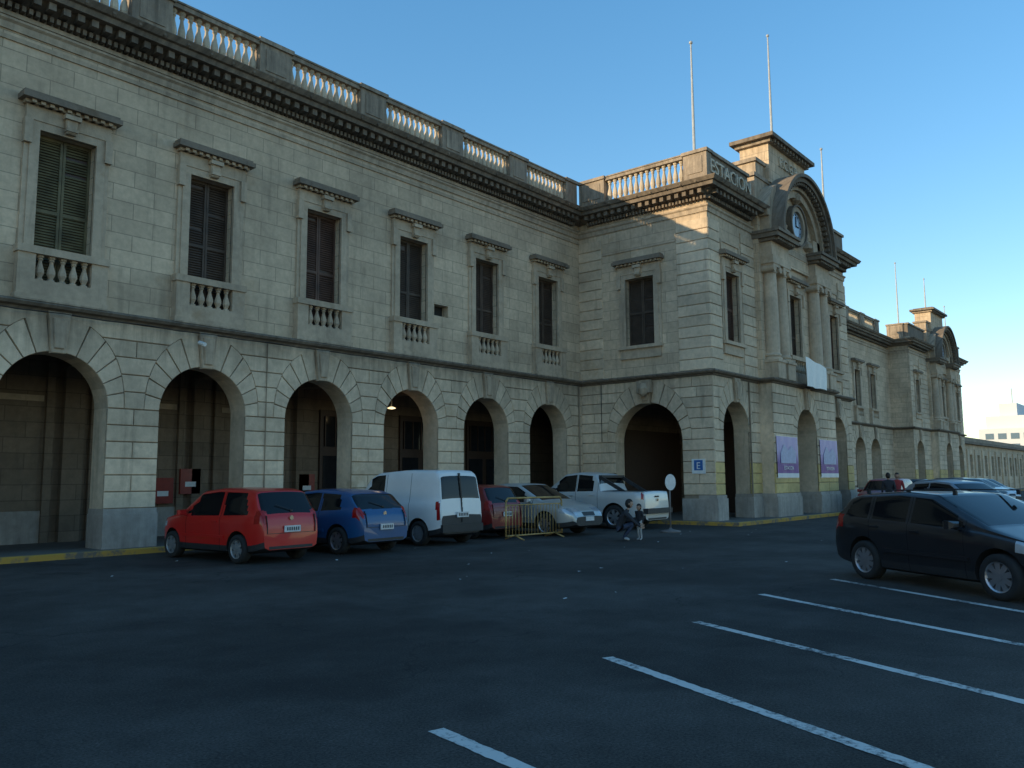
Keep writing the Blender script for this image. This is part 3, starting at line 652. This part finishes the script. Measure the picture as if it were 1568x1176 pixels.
# ------------------------------------------------------------------ vehicles
tyre=plain('tyre_rubber',(.018,.018,.018),.85);rim=plain('alloy_rim',(.45,.45,.47),.3,.8,.05);rimd=plain('steel_rim_cover',(.28,.29,.3),.4,.5)
glass=plain('car_glass',(.008,.009,.010),.06,0,.05,8,0,.32);plast=plain('black_plastic',(.022,.022,.024),.55);gap=plain('panel_gap',(.004,.004,.004),.9)
tail=plain('tail_lamp_red',(.32,.010,.008),.12);head=plain('headlamp_glass',(.45,.47,.5),.08,.3);well=plain('wheel_well',(.008,.008,.008),.95);platem=plain('plate_white',(.6,.6,.6),.4);chrome=plain('chrome_trim',(.6,.6,.62),.15,1)
def interp(pts,x): return np.interp(x,[p[0] for p in pts],[p[1] for p in pts])
def car(name,S,color,loc,az,rims=0,roofrails=False,scale=(1,1,1)):
    L,W=S['L'],S['W'];hl=L/2
    st=set(np.round(np.linspace(-hl,hl,S.get('n',76)),4))|set(np.round(np.arange(-hl,-hl+.42,.014),4))|set(np.round(np.arange(hl-.3,hl,.018),4))
    for g in S['gaps']: st-= {v for v in st if abs(v-g)<.02}; st|={g-.006,g+.006}
    xs=np.array(sorted(st))
    fx=np.linspace(-hl,hl,1200);ft=interp(S['top'],fx);kk=int(.07/L*1200)|1
    pad=np.pad(ft,kk//2,mode='edge');ft=np.convolve(pad,np.ones(kk)/kk,'valid')
    zt=np.interp(xs,fx,ft)
    rings=[];info=[]
    for x,t in zip(xs,zt):
        tt=abs(x)/hl
        w=W/2*(1-S.get('taper',.05)*tt**2-(.13 if x<0 else .2)*tt**9)
        zb=.19+.1*tt**8
        belt=interp(S['belt'],x);zs=min(belt,t-.03);h=t-zs
        wr=.955*w-S.get('lean',.28)*max(0,h-.03)
        rd=.075*min(1,h/.2)
        zte=t-rd
        pts=[(0,zb),(.8*w,zb),(.955*w,zb+.05),(.98*w,zb+.17),(.985*w,zb+.45*(zs-zb)),(1.0*w,zb+.76*(zs-zb)),(.985*w,zs-.035),(.955*w,zs+.0)]
        for q in (.2,.45,.7,1.0): pts.append((.95*w+(wr-.95*w)*q,zs+(zte-zs)*q))
        pts+=[(wr-.03,t-rd*.45),(wr-.08,t-rd*.12),(wr*.8,t+.0),(wr*.45,t+.012),(0,t+.016)]
        rings.append(pts);info.append((w,zb,zs,t,wr,belt))
    n=len(rings[0]);full=2*n-2
    V=[];
    for x,pts in zip(xs,rings):
        for (y,z) in pts: V.append((x,y,z))
        for (y,z) in pts[-2:0:-1]: V.append((x,-y,z))
    Fc=[];mi=[]
    mats=[color,glass,plast,gap,tail,head,well,chrome]
    for i in range(len(xs)-1):
        w,zb,zs,t,wr,belt=info[i];xm=(xs[i]+xs[i+1])/2
        for j in range(full):
            k=(j+1)%full;Fc.append((i*full+j,i*full+k,(i+1)*full+k,(i+1)*full+j))
            jj=j if j<n-1 else full-1-j
            y=sum(V[q][1] for q in Fc[-1])/4;z=sum(V[q][2] for q in Fc[-1])/4;ay=abs(y);m=0
            if jj<=2: m=2
            if 7<=jj<=10 and t-belt>.12:
                q=(z-belt)/max(.05,S['H']-.09-belt)
                for (a0,a1,b0,b1) in S['win']:
                    if a0+(b0-a0)*q<xm<a1+(b1-a1)*q and 0.06<q<.97: m=1
            if jj>=11:
                for key in ('ws','rw'):
                    if key in S:
                        a,b=S[key]
                        if a<xm<b and ay<wr-.055 and z>S.get(key+'z',0): m=1
            if S.get('bed') and jj>=13 and S['bed'][0]<xm<S['bed'][1]: m=2
            if xs[i+1]-xs[i]<.0125 and any(abs(xm-g)<.002 for g in S['gaps']) and 2<=jj<=10 and m!=1: m=3
            tl=S['tl']
            if xm<-hl+tl[0] and tl[1]<z<tl[2] and ay>tl[3]*W/2: m=4
            hd=S['hd']
            if xm>hl-hd[0] and hd[1]<z<hd[2] and ay>hd[3]*W/2 and (jj>=4): m=5
            if xm>hl-.14 and jj>2 and (.30<z<.44) and ay<.33*W: m=2
            gr=S.get('grille')
            if gr and xm>hl-gr[0] and gr[1]<z<gr[2] and ay<gr[3]*W/2: m=2
            if S.get('rb') and xm<-hl+.2 and z<S['rb']: m=2
            mi.append(m)
    Fc.append(tuple(range(full-1,-1,-1)));mi.append(2 if S.get('rb') else 0)
    o=(len(xs)-1)*full;Fc.append(tuple(o+q for q in range(full)));mi.append(2)
    me=bpy.data.meshes.new('body');me.from_pydata(V,[],Fc)
    for m in mats: me.materials.append(m)
    me.polygons.foreach_set('material_index',mi);me.polygons.foreach_set('use_smooth',[True]*len(mi));me.update()
    root=empty(name,(loc[0],loc[1],0),az);root.scale=scale
    ob=bpy.data.objects.new('body',me);COL.objects.link(ob)
    r=S['r'];cm=MB()
    for wx in (S['xr'],S['xf']):
        for s in (-1,1):
            y0,y1=sorted((s*(W/2-.30),s*(W/2+.2)));K=28
            vs=[(wx+(r+.055)*math.cos(2*math.pi*q/K),y,r+.02+(r+.055)*math.sin(2*math.pi*q/K)) for y in (y0,y1) for q in range(K)]
            cm.add(vs,[tuple(range(K)),tuple(range(2*K-1,K-1,-1))]+[(q,K+q,K+(q+1)%K,(q+1)%K) for q in range(K)])
    co=cm.obj('cut',color)
    co.data.materials.clear()
    for m in mats: co.data.materials.append(m)
    for p in co.data.polygons: p.material_index=6
    md=ob.modifiers.new('b','BOOLEAN');md.object=co;md.operation='DIFFERENCE';md.solver='EXACT'
    bpy.context.view_layer.update()
    dg=bpy.context.evaluated_depsgraph_get();me2=bpy.data.meshes.new_from_object(ob.evaluated_get(dg));ob.modifiers.clear();ob.data=me2
    bpy.data.objects.remove(co)
    bm=bmesh.new();bm.from_mesh(me2)
    for e in bm.edges:
        if len(e.link_faces)==2 and e.calc_face_angle(0)>.7: e.smooth=False
    bm.to_mesh(me2);bm.free()
    ob.parent=root
    T=MB();Rm=MB();D=MB()
    for wx in (S['xr'],S['xf']):
        for s in (-1,1):
            yo=s*(W/2-.02);K=28
            prof=[(r*.62,-.02),(r*.66,.0),(r*.93,.0),(r,-.03),(r,-.17),(r*.93,-.2),(r*.6,-.2)]
            vs=[];fs=[]
            for (pr_,d) in prof:
                for q in range(K):
                    a=2*math.pi*q/K;vs.append((wx+pr_*math.cos(a),yo+s*d,r+pr_*math.sin(a)))
            for a_ in range(len(prof)-1):
                for q in range(K): fs.append((a_*K+q,a_*K+(q+1)%K,(a_+1)*K+(q+1)%K,(a_+1)*K+q))
            T.add(vs,fs)
            vs=[(wx+r*.63*math.cos(2*math.pi*q/K),yo-s*.07,r+r*.63*math.sin(2*math.pi*q/K)) for q in range(K)];D.add(vs,[tuple(range(K))])
            vs=[];fs=[]
            for (pr_,d) in ((r*.66,-.0),(r*.60,-.012),(r*.58,-.06)):
                for q in range(K):
                    a=2*math.pi*q/K;vs.append((wx+pr_*math.cos(a),yo+s*d,r+pr_*math.sin(a)))
            for a_ in range(2):
                for q in range(K): fs.append((a_*K+q,a_*K+(q+1)%K,(a_+1)*K+(q+1)%K,(a_+1)*K+q))
            Rm.add(vs,fs)
            ns=S.get('spokes',7)
            for q in range(ns):
                a=2*math.pi*q/ns+.3
                ca,sa=math.cos(a),math.sin(a);wd_=.11*r if rims==0 else .16*r
                vs=[]
                for (rr,ww,dd) in ((r*.1,wd_*.9,-.015),(r*.6,wd_*1.2,-.02)):
                    for e_ in (-1,1):
                        vs.append((wx+rr*ca-e_*ww*sa,yo+s*dd,r+rr*sa+e_*ww*ca))
                for (rr,ww,dd) in ((r*.1,wd_,-.05),(r*.6,wd_*1.2,-.055)):
                    for e_ in (-1,1):
                        vs.append((wx+rr*ca-e_*ww*sa,yo+s*dd,r+rr*sa+e_*ww*ca))
                Rm.add(vs,[(0,1,3,2),(0,2,6,4),(1,3,7,5),(4,5,7,6)])
            vs=[(wx+r*.15*math.cos(2*math.pi*q/12),yo-s*.008,r+r*.15*math.sin(2*math.pi*q/12)) for q in range(12)];Rm.add(vs,[tuple(range(12))])
    T.obj('tyres',tyre,root,True);Rm.obj('rims',rim if rims==0 else rimd,root);D.obj('brake_discs',plast,root)
    mx=S['mir'];wb=np.interp(mx,xs,[q[0] for q in info]);bz=interp(S['belt'],mx)
    M=MB()
    for s in (-1,1):
        c0=(mx,s*(wb+.1),bz+.07);vs=[];
        for a_,sc in ((-.07,.75),(-.02,1),(.05,.9),(.09,.45)):
            for (dy,dz) in ((-.1,-.06),(.1,-.05),(.1,.06),(-.1,.07)): vs.append((c0[0]+a_,c0[1]+dy*sc,c0[2]+dz*sc))
        fs=[(0,1,2,3),(12,13,14,15)]
        for a_ in range(3):
            for q in range(4): fs.append((a_*4+q,a_*4+(q+1)%4,(a_+1)*4+(q+1)%4,(a_+1)*4+q))
        M.add(vs,fs);M.box(mx-.03,mx+.03,min(s*(wb-.1),s*(wb+.03)),max(s*(wb-.1),s*(wb+.03)),bz+.0,bz+.04)
    M.obj('mirrors',color if S.get('cm',True) else plast,root)
    Hn=MB()
    for hx in S['hand']:
        wb=np.interp(hx,xs,[q[0] for q in info])
        for s in (-1,1): Hn.box(hx-.09,hx+.09,min(s*(wb-.02),s*(wb+.025)),max(s*(wb-.02),s*(wb+.025)),interp(S['belt'],hx)-.14,interp(S['belt'],hx)-.11)
    Hn.obj('door_handles',color,root)
    Sm=MB()
    for s in (-1,1):
        wb=np.interp(0,xs,[q[0] for q in info]);Sm.box(S['xr']+.45,S['xf']-.45,min(s*(wb-.03),s*(wb+.008)),max(s*(wb-.03),s*(wb+.008)),.50,.56)
    Sm.obj('side_strips',plast if S.get('strip') else color,root)
    def xrear(z): return -hl if z<=ft[0] else float(np.interp(z,ft[:200],fx[:200]))
    Pm=MB();zp=S.get('pz',.5)
    xr_=xrear(zp)-.03
    Pm.box(xr_-.012,xr_+.01,-.2,.2,zp-.065,zp+.065);Pm.box(hl-.005,hl+.012,-.2,.2,.42,.54);Pm.obj('licence_plates',platem,root)
    Pk=MB();
    for q in range(6): Pk.box(xr_-.016,xr_-.011,-.16+q*.055,-.13+q*.055,zp-.035,zp+.035)
    Pk.box(-hl-.004,-hl+.03,-W*.33,W*.33,.30,.36)
    if S.get('hatchback'):
        for s in (-1,1):
            for i in range(8):
                z0_=.62+i*.045;z1_=z0_+.045;Pk.box(min(xrear(z0_),xrear(z1_))-.022,xrear(z1_)+.02,min(s*.60,s*.606),max(s*.60,s*.606),z0_,z1_)
        Pk.box(-hl-.012,-hl+.03,-.6,.6,.612,.62)
        zw=S['rwz']+.05;tube(Pk,(xrear(zw)-.03,-.05,zw),(xrear(zw+.12)-.04,.30,zw+.12),.009,5);lathe(Pk,(xrear(zw)-.02,-.05,zw-.02),[(.03,0),(.03,.04)],8)
    if S.get('vandoors'):
        for i in range(10):
            z0_=.56+i*.12;z1_=z0_+.12;xa=min(xrear(z0_),xrear(z1_));xa=xa-.022
            Pk.box(xa,xa+.05,-.012,.012,z0_,z1_) if i<5 else Pk.box(xa,xa+.06,-.02,.02,z0_,z1_)
        Pk.box(-hl-.05,-hl+.1,-W*.42,W*.42,.33,.52)
    Pk.obj('rear_trim_and_plate_characters',plast,root)
    Bg=MB()
    if not S.get('vandoors'):
        zb_=.92;xb_=xrear(zb_)
        vs=[(xb_-.03,.05*math.cos(2*math.pi*q/12),zb_+.05*math.sin(2*math.pi*q/12)) for q in range(12)];Bg.add(vs,[tuple(range(12))])
        Bg.obj('badge',chrome,root)
    if roofrails or S.get('rollbar'):
        E=MB()
        if roofrails:
            for s in (-1,1):
                yy=s*(W/2-.29)
                E.box(-1.4,.45,yy-.015,yy+.015,S['H']+.01,S['H']+.03)
                for q in (-1.38,-.5,.4): E.box(q,q+.06,yy-.015,yy+.015,S['H']-.05,S['H']+.011)
        if S.get('rollbar'):
            for s in (-1,1):
                yy=s*(W/2-.25)
                E.add([(-.95,yy-.04,1.68),(-.95,yy+.04,1.68),(-2.0,yy+.04,1.1),(-2.0,yy-.04,1.1),(-.86,yy-.04,1.6),(-.86,yy+.04,1.6),(-1.8,yy+.04,1.1),(-1.8,yy-.04,1.1)],[(0,1,2,3),(4,5,6,7),(0,3,7,4),(1,2,6,5),(0,1,5,4)])
            E.box(-.98,-.86,-W/2+.2,W/2-.2,1.63,1.71)
            E.box(-hl-.12,-hl+.05,-W/2+.1,W/2-.1,.5,.66)
            E.box(-hl-.012,-hl+.02,-.12,.12,1.0,1.05)
        E.obj('roof_rails_and_bars',plast,root)
    return root
hatch=dict(L=3.82,W=1.65,H=1.52,r=.295,xr=-1.16,xf=1.3,taper=.05,lean=.26,hatchback=True,
 top=[(-1.91,.62),(-1.90,.90),(-1.84,.98),(-1.55,1.46),(-1.3,1.51),(-.3,1.53),(.35,1.47),(1.05,1.0),(1.65,.88),(1.85,.72),(1.91,.56)],
 belt=[(-1.9,1.0),(1.0,.93),(1.9,.8)],win=[(-1.45,-.62,-1.3,-.6),(-.50,.78,-.50,.25)],ws=(.42,1.02),rw=(-1.83,-1.56),rwz=1.02,
 tl=(.24,.80,1.08,.70),hd=(.34,.62,.80,.52),grille=(.1,.56,.66,.4),gaps=(-.56,.72),mir=.72,hand=(-.38,),pz=.70,spokes=6)
fiesta=dict(L=3.95,W=1.70,H=1.46,r=.31,xr=-1.2,xf=1.29,taper=.06,lean=.30,hatchback=True,
 top=[(-1.975,.60),(-1.96,.84),(-1.86,.98),(-1.5,1.36),(-1.2,1.43),(-.3,1.47),(.3,1.42),(1.1,.98),(1.65,.86),(1.88,.70),(1.975,.54)],
 belt=[(-1.9,1.04),(1.0,.90),(1.9,.78)],win=[(-1.3,-.62,-1.15,-.58),(-.5,.85,-.5,.3)],ws=(.38,1.05),rw=(-1.83,-1.48),rwz=1.02,
 tl=(.3,.82,1.06,.74),hd=(.4,.62,.82,.5),grille=(.1,.52,.66,.4),gaps=(-.56,.78),mir=.8,hand=(-.35,),pz=.62)
van=dict(L=4.0,W=1.68,H=1.83,r=.30,xr=-1.28,xf=1.33,taper=.03,lean=.12,vandoors=True,
 top=[(-2.0,.56),(-1.985,.95),(-1.95,1.2),(-1.87,1.75),(-1.75,1.82),(-.6,1.84),(.35,1.78),(.6,1.68),(1.12,1.08),(1.7,.92),(1.93,.76),(2.0,.56)],
 belt=[(-2,1.08),(1.1,1.0),(1.9,.85)],win=[(.0,.92,.0,.42)],ws=(.56,1.12),rw=(-1.955,-1.88),rwz=1.15,
 tl=(.16,.75,1.15,.86),hd=(.35,.62,.82,.5),grille=(.1,.5,.66,.4),gaps=(-.95,-.05,.82),mir=.78,hand=(.1,),pz=.75,cm=False,rb=.5,strip=True)
sedan=dict(L=4.54,W=1.76,H=1.47,r=.315,xr=-1.3,xf=1.3,taper=.06,lean=.32,
 top=[(-2.27,.6),(-2.25,.9),(-2.15,1.03),(-1.7,1.07),(-1.0,1.40),(-.4,1.47),(.2,1.45),(1.15,.99),(1.85,.84),(2.18,.68),(2.27,.52)],
 belt=[(-2.2,1.0),(1.0,.92),(2.2,.72)],win=[(-1.2,-.42,-.95,-.42),(-.34,.78,-.34,.3)],ws=(.28,1.1),rw=(-1.6,-1.05),rwz=1.05,
 tl=(.3,.78,.98,.62),hd=(.5,.58,.78,.48),grille=(.1,.56,.68,.42),gaps=(-.38,.85),mir=.78,hand=(-.25,-1.1),pz=.85)
pick=dict(L=5.15,W=1.84,H=1.80,r=.38,xr=-1.5,xf=1.62,taper=.02,lean=.26,
 top=[(-2.575,.72),(-2.565,1.15),(-2.5,1.19),(-.98,1.19),(-.88,1.66),(-.7,1.76),(-.1,1.81),(.45,1.76),(1.15,1.22),(2.1,1.1),(2.5,.92),(2.575,.66)],
 belt=[(-2.6,1.2),(-.9,1.2),(1.1,1.16),(2.5,1.0)],win=[(-.75,-.1,-.65,-.1),(-.02,.85,-.02,.5)],ws=(.52,1.13),rw=(-.96,-.86),rwz=1.25,
 tl=(.12,.82,1.15,.86),hd=(.4,.85,1.05,.5),grille=(.12,.7,1.0,.45),gaps=(-.9,-.06,.9),mir=.8,hand=(.1,-.7),pz=.6,bed=(-2.45,-.98),rollbar=True,spokes=6,cm=False)
wagon=dict(L=4.16,W=1.72,H=1.49,r=.325,xr=-1.22,xf=1.33,taper=.06,lean=.30,n=120,
 top=[(-2.08,.62),(-2.06,.88),(-1.97,1.0),(-1.68,1.37),(-1.4,1.44),(-.5,1.49),(.15,1.45),(1.15,1.0),(1.75,.84),(1.98,.68),(2.08,.52)],
 belt=[(-2.0,1.06),(0,.99),(1.1,.92),(2.0,.78)],win=[(-1.72,-1.12,-1.5,-1.12),(-1.03,-.28,-1.03,-.28),(-.2,.85,-.2,.32)],ws=(.24,1.1),rw=(-1.96,-1.68),rwz=1.03,
 tl=(.34,.80,1.08,.72),hd=(.5,.62,.83,.48),grille=(.1,.5,.68,.4),gaps=(-1.08,-.24,.8),mir=.72,hand=(-.95,-.08),pz=.7,spokes=9)
def paint(nm,c,metal=0,r=.38): return plain(nm,c,r,metal,.05,2,.4)
s95=(.95,.95,.95)
car('red_hatchback',hatch,paint('red_car_paint',(.52,.010,.007)),(9.95,15.85),rad(92),1,False,s95)
car('blue_hatchback',fiesta,paint('blue_car_paint',(.008,.075,.20)),(12.45,15.95),rad(92),0,False,s95)
car('white_van',van,paint('white_van_paint',(.74,.72,.70)),(15.22,16.3),rad(89),1)
car('dark_red_hatchback',hatch,paint('dark_red_car_paint',(.20,.010,.008)),(17.6,16.7),rad(90),1,False,s95)
car('silver_sedan',sedan,paint('silver_car_paint',(.48,.48,.46),.4),(19.8,15.95),rad(-90),0)
car('pickup_truck',pick,paint('pickup_car_paint',(.54,.54,.53),.25),(23.55,16.3),rad(92),0)
car('station_wagon',wagon,paint('dark_grey_car_paint',(.024,.023,.026),.3,.3),(13.9,2.88),math.atan2(-.829,-.559),0,True,(1,1,.925))
gp=paint('grey_car_paint',(.25,.27,.30),.4);bk=paint('black_car_paint',(.012,.012,.014),.2);wp=paint('white_car_paint',(.65,.65,.65));dr=paint('maroon_car_paint',(.25,.02,.02))
car('silver_hatchback',fiesta,gp,(29.5,6.2),rad(-125))
car('parked_car',sedan,bk,(38.0,8.4),rad(-120))
car('parked_car',fiesta,gp,(42.5,9.3),rad(-120))
car('parked_car',hatch,bk,(47,9.6),rad(-120))
car('parked_car',sedan,wp,(52,10.2),rad(-120))
car('parked_car',fiesta,bk,(57,10.8),rad(-120))
car('parked_car',hatch,dr,(38.6,11.0),rad(180))
car('parked_car',sedan,wp,(44.5,12.5),rad(180))
car('parked_car',fiesta,bk,(50.5,13.0),rad(180))
# ------------------------------------------------------------------ barrier
bar=plain('barrier_galvanised_ochre',(.44,.28,.10),.5,.2,.3,6)
bar_e=empty('crowd_barrier',(18.0,14.25,0),rad(-4));t=MB()
tube(t,(-1.1,0,.12),(1.1,0,.12),.022);tube(t,(-1.05,0,1.1),(1.05,0,1.1),.028);tube(t,(-1.12,0,.1),(-1.12,0,1.0),.028);tube(t,(1.12,0,.1),(1.12,0,1.0),.028)
tube(t,(-1.12,0,1.0),(-1.05,0,1.1),.028);tube(t,(1.12,0,1.0),(1.05,0,1.1),.028);tube(t,(-1.1,0,.92),(1.1,0,.92),.018)
for i in range(17): x=-1.0+i*.125;tube(t,(x,0,.12),(x,0,.92),.011,5)
for x in (-.8,.8): tube(t,(x,-.35,.02),(x,0,.13),.02);tube(t,(x,.35,.02),(x,0,.13),.02)
t.obj('frame',bar,bar_e,True)
sg=empty('round_traffic_sign',(22.38,12.56,0),rad(-10));t=MB()
tube(t,(0,0,.05),(0,0,1.7),.028,8);lathe(t,(0,0,0),[(.3,0),(.3,.04),(.06,.09),(.03,.14)],16);t.obj('post_and_base',plain('sign_post_metal',(.16,.14,.13),.6),sg,True)
t=MB();K=28
vs=[(.24*math.cos(2*math.pi*j/K),y,1.48+.24*math.sin(2*math.pi*j/K)) for y in (-.045,-.03) for j in range(K)]
t.add(vs,[tuple(range(K)),tuple(range(2*K-1,K-1,-1))]+[(j,(j+1)%K,K+(j+1)%K,K+j) for j in range(K)]);t.obj('disc',plain('sign_disc_grey_white',(.6,.6,.6),.4,0,.1),sg)
# ------------------------------------------------------------------ people
skin=plain('skin',(.42,.25,.17),.6);hair=plain('dark_hair',(.02,.014,.01),.7);jacket=plain('dark_jacket',(.022,.022,.027),.85);jeans=plain('dark_jeans',(.035,.045,.075),.9);lightc=plain('light_trousers',(.42,.42,.42),.9);shoe=plain('shoe',(.35,.35,.35),.7);redc=plain('red_jacket',(.30,.03,.03),.8)
def person(name,J,loc,az,top,legs,sc=1.0):
    root=empty(name,(loc[0],loc[1],0),az)
    order=list(J.keys());idx={k:i for i,k in enumerate(order)}
    bones=[('pelvis','waist','t'),('waist','chest','t'),('chest','neck','t'),('neck','headb','s'),
      ('chest','shL','t'),('shL','elL','t'),('elL','wrL','t'),('chest','shR','t'),('shR','elR','t'),('elR','wrR','t'),
      ('pelvis','hipL','l'),('hipL','knL','l'),('knL','anL','l'),('anL','toL','f'),('pelvis','hipR','l'),('hipR','knR','l'),('knR','anR','l'),('anR','toR','f'),
      ('wrL','haL','s'),('wrR','haR','s')]
    R_={'pelvis':.15,'waist':.135,'chest':.155,'neck':.06,'headb':.055,'shL':.08,'shR':.08,'elL':.05,'elR':.05,'wrL':.035,'wrR':.035,'hipL':.1,'hipR':.1,'knL':.065,'knR':.065,'anL':.045,'anR':.045,'toL':.04,'toR':.04,'haL':.032,'haR':.032}
    verts=[Vector(J[k])*sc for k in order];edges=[(idx[a],idx[b]) for a,b,_ in bones]
    me=bpy.data.meshes.new('b');me.from_pydata(verts,edges,[]);ob=bpy.data.objects.new('figure',me);COL.objects.link(ob)
    md=ob.modifiers.new('s','SKIN')
    for i,k in enumerate(order):
        sv=me.skin_vertices[0].data[i];sv.radius=(R_[k]*sc,R_[k]*sc*.85);sv.use_root=(k=='pelvis')
    sd=ob.modifiers.new('d','SUBSURF');sd.levels=2;sd.render_levels=2
    bpy.context.view_layer.update();dg=bpy.context.evaluated_depsgraph_get();m2=bpy.data.meshes.new_from_object(ob.evaluated_get(dg));ob.modifiers.clear();ob.data=m2
    m2.materials.clear()
    for m in (top,legs,skin,shoe): m2.materials.append(m)
    for p in m2.polygons:
        c=p.center;best=9;bi=0
        for a,b,k in bones:
            A=Vector(J[a])*sc;Bv=Vector(J[b])*sc;d=Bv-A;t_=max(0,min(1,(c-A).dot(d)/max(1e-6,d.length_squared)));dist=(c-A-d*t_).length/R_[b]
            if dist<best: best=dist;bi={'t':0,'l':1,'s':2,'f':3}[k]
        p.material_index=bi;p.use_smooth=True
    ob.parent=root
    hb=Vector(J['headb'])*sc
    H=bmesh.new();bmesh.ops.create_uvsphere(H,u_segments=18,v_segments=14,radius=1)
    for v in H.verts:
        v.co=Vector((v.co.x*.098,v.co.y*.077*(1-.12*max(0,-v.co.z)),v.co.z*.12))
    hm=bpy.data.meshes.new('head');H.to_mesh(hm);H.free();hm.materials.append(skin);hm.shade_smooth()
    ho=bpy.data.objects.new('head',hm);COL.objects.link(ho);ho.parent=root;ho.location=hb+Vector((.015,0,.10))*sc;ho.scale=(sc**.5,)*3;ho.rotation_euler=(0,.1,0)
    H=bmesh.new();bmesh.ops.create_uvsphere(H,u_segments=18,v_segments=14,radius=1)
    dl=[f for f in H.faces if f.calc_center_median().x>.35 and f.calc_center_median().z<.5]
    bmesh.ops.delete(H,geom=dl,context='FACES')
    for v in H.verts: v.co=Vector((v.co.x*.108-.006,v.co.y*.088,v.co.z*.125+.01))
    hm=bpy.data.meshes.new('hair');H.to_mesh(hm);H.free();hm.materials.append(hair);hm.shade_smooth();h2=bpy.data.objects.new('hair',hm);COL.objects.link(h2);h2.parent=ho
    fm=MB();fm.add([(.09,-.012,-.025),(.09,.012,-.025),(.115,0,-.028),(.095,0,.012)],[(0,1,2),(0,2,3),(1,3,2)])
    for s in (-1,1): lathe(fm,(.0,s*.079,-.03),[(.012,0),(.02,.02),(.018,.045),(.006,.055)],6)
    fm.obj('nose_and_ears',skin,ho)
    em=MB()
    for s in (-1,1): em.box(.084,.093,s*.032-.011,s*.032+.011,.0,.01)
    em.box(.085,.09,-.02,.02,-.062,-.056);em.obj('eyes_and_mouth',hair,ho)
    hd=MB()
    for sd_ in 'LR':
        w=Vector(J['wr'+sd_])*sc;h=Vector(J['ha'+sd_])*sc;d=(h-w).normalized();u=d.orthogonal().normalized();v=d.cross(u)
        for q in range(4):
            b0=h+u*(q-1.5)*.019*sc;b1=b0+d*.035*sc+v*.008;b2=b1+d*(.022-.004*abs(q-1.5))*sc+v*.02;tube(hd,b0,b1,.0085);tube(hd,b1,b2,.0075)
        b0=(w+h)/2+u*.03*sc;tube(hd,b0,b0+u*.025*sc+d*.03*sc,.0095)
    hd.obj('fingers',skin,root,True)
    return root
crouch=dict(pelvis=(-.12,0,.34),waist=(-.06,0,.47),chest=(.08,0,.68),neck=(.16,0,.83),headb=(.19,0,.90),shL=(.1,.17,.76),elL=(.30,.2,.55),wrL=(.48,.1,.45),haL=(.54,.08,.42),
 shR=(.1,-.17,.76),elR=(.32,-.2,.53),wrR=(.48,-.08,.40),haR=(.54,-.06,.37),hipL=(-.1,.1,.32),knL=(.30,.16,.48),anL=(.02,.12,.09),toL=(.17,.14,.045),hipR=(-.1,-.1,.32),knR=(.32,-.14,.46),anR=(.04,-.12,.09),toR=(.2,-.13,.045))
stand=dict(pelvis=(0,0,.94),waist=(.0,0,1.08),chest=(.01,0,1.3),neck=(0,0,1.47),headb=(.01,0,1.54),shL=(0,.18,1.4),elL=(-.03,.24,1.12),wrL=(.05,.24,.88),haL=(.07,.24,.80),
 shR=(0,-.18,1.4),elR=(-.03,-.24,1.12),wrR=(.05,-.24,.88),haR=(.07,-.24,.80),hipL=(0,.09,.9),knL=(.04,.1,.5),anL=(-.02,.1,.09),toL=(.13,.11,.04),hipR=(0,-.09,.9),knR=(.02,-.1,.5),anR=(-.05,-.1,.09),toR=(.1,-.11,.04))
person('crouching_person',crouch,(18.6,11.85),rad(-60),jacket,jeans,.95)
person('child',stand,(19.05,11.6),rad(170),jacket,lightc,.52)
person('standing_person',stand,(36.2,9.9),rad(200),redc,jeans,1.0)
person('standing_person',stand,(35.0,9.9),rad(20),jacket,jeans,1.0)
# ------------------------------------------------------------------ camera, light
f=1279.7;pit=rad(6.50);roll=rad(.37);hd=rad(39.85)
Fw=Vector((math.cos(hd)*math.cos(pit),math.sin(hd)*math.cos(pit),math.sin(pit)));R0=Vector((math.sin(hd),-math.cos(hd),0));U0=R0.cross(Fw)
Rr=R0*math.cos(roll)-U0*math.sin(roll);Uu=R0*math.sin(roll)+U0*math.cos(roll)
Mx=Matrix(((Rr.x,Uu.x,-Fw.x,0),(Rr.y,Uu.y,-Fw.y,0),(Rr.z,Uu.z,-Fw.z,1.6),(0,0,0,1)))
cam=bpy.data.cameras.new('camera');co=bpy.data.objects.new('camera',cam);COL.objects.link(co);co.matrix_world=Mx
cam.sensor_width=36;cam.lens=36*f/1568;cam.clip_end=4000;cam.clip_start=.05;scene.camera=co
el=rad(15.2);A=rad(28)
sv=Vector((-math.cos(A)*math.cos(el),math.sin(A)*math.cos(el),math.sin(el)))
sl=bpy.data.lights.new('sun','SUN');sl.energy=5;sl.angle=rad(.5);sl.color=(1,.80,.50);so=bpy.data.objects.new('sun',sl);COL.objects.link(so);so.rotation_mode='QUATERNION';so.rotation_quaternion=sv.to_track_quat('Z','Y')
w=bpy.data.worlds.new('World');scene.world=w;w.use_nodes=True;nt=w.node_tree
sky=nt.nodes.new('ShaderNodeTexSky');sky.sky_type='NISHITA';sky.sun_disc=False;sky.sun_elevation=el;sky.sun_rotation=math.atan2(sv.x,sv.y)
sky.air_density=1.0;sky.dust_density=.1;sky.ozone_density=1.6
gm=nt.nodes.new('ShaderNodeGamma');gm.inputs['Gamma'].default_value=.72
hs=nt.nodes.new('ShaderNodeHueSaturation');hs.inputs['Saturation'].default_value=1.55
nt.links.new(sky.outputs[0],gm.inputs['Color']);nt.links.new(gm.outputs[0],hs.inputs['Color']);nt.links.new(hs.outputs[0],nt.nodes['Background'].inputs[0]);nt.nodes['Background'].inputs[1].default_value=.36
scene.view_settings.view_transform='Standard';scene.view_settings.look='None';scene.view_settings.exposure=0
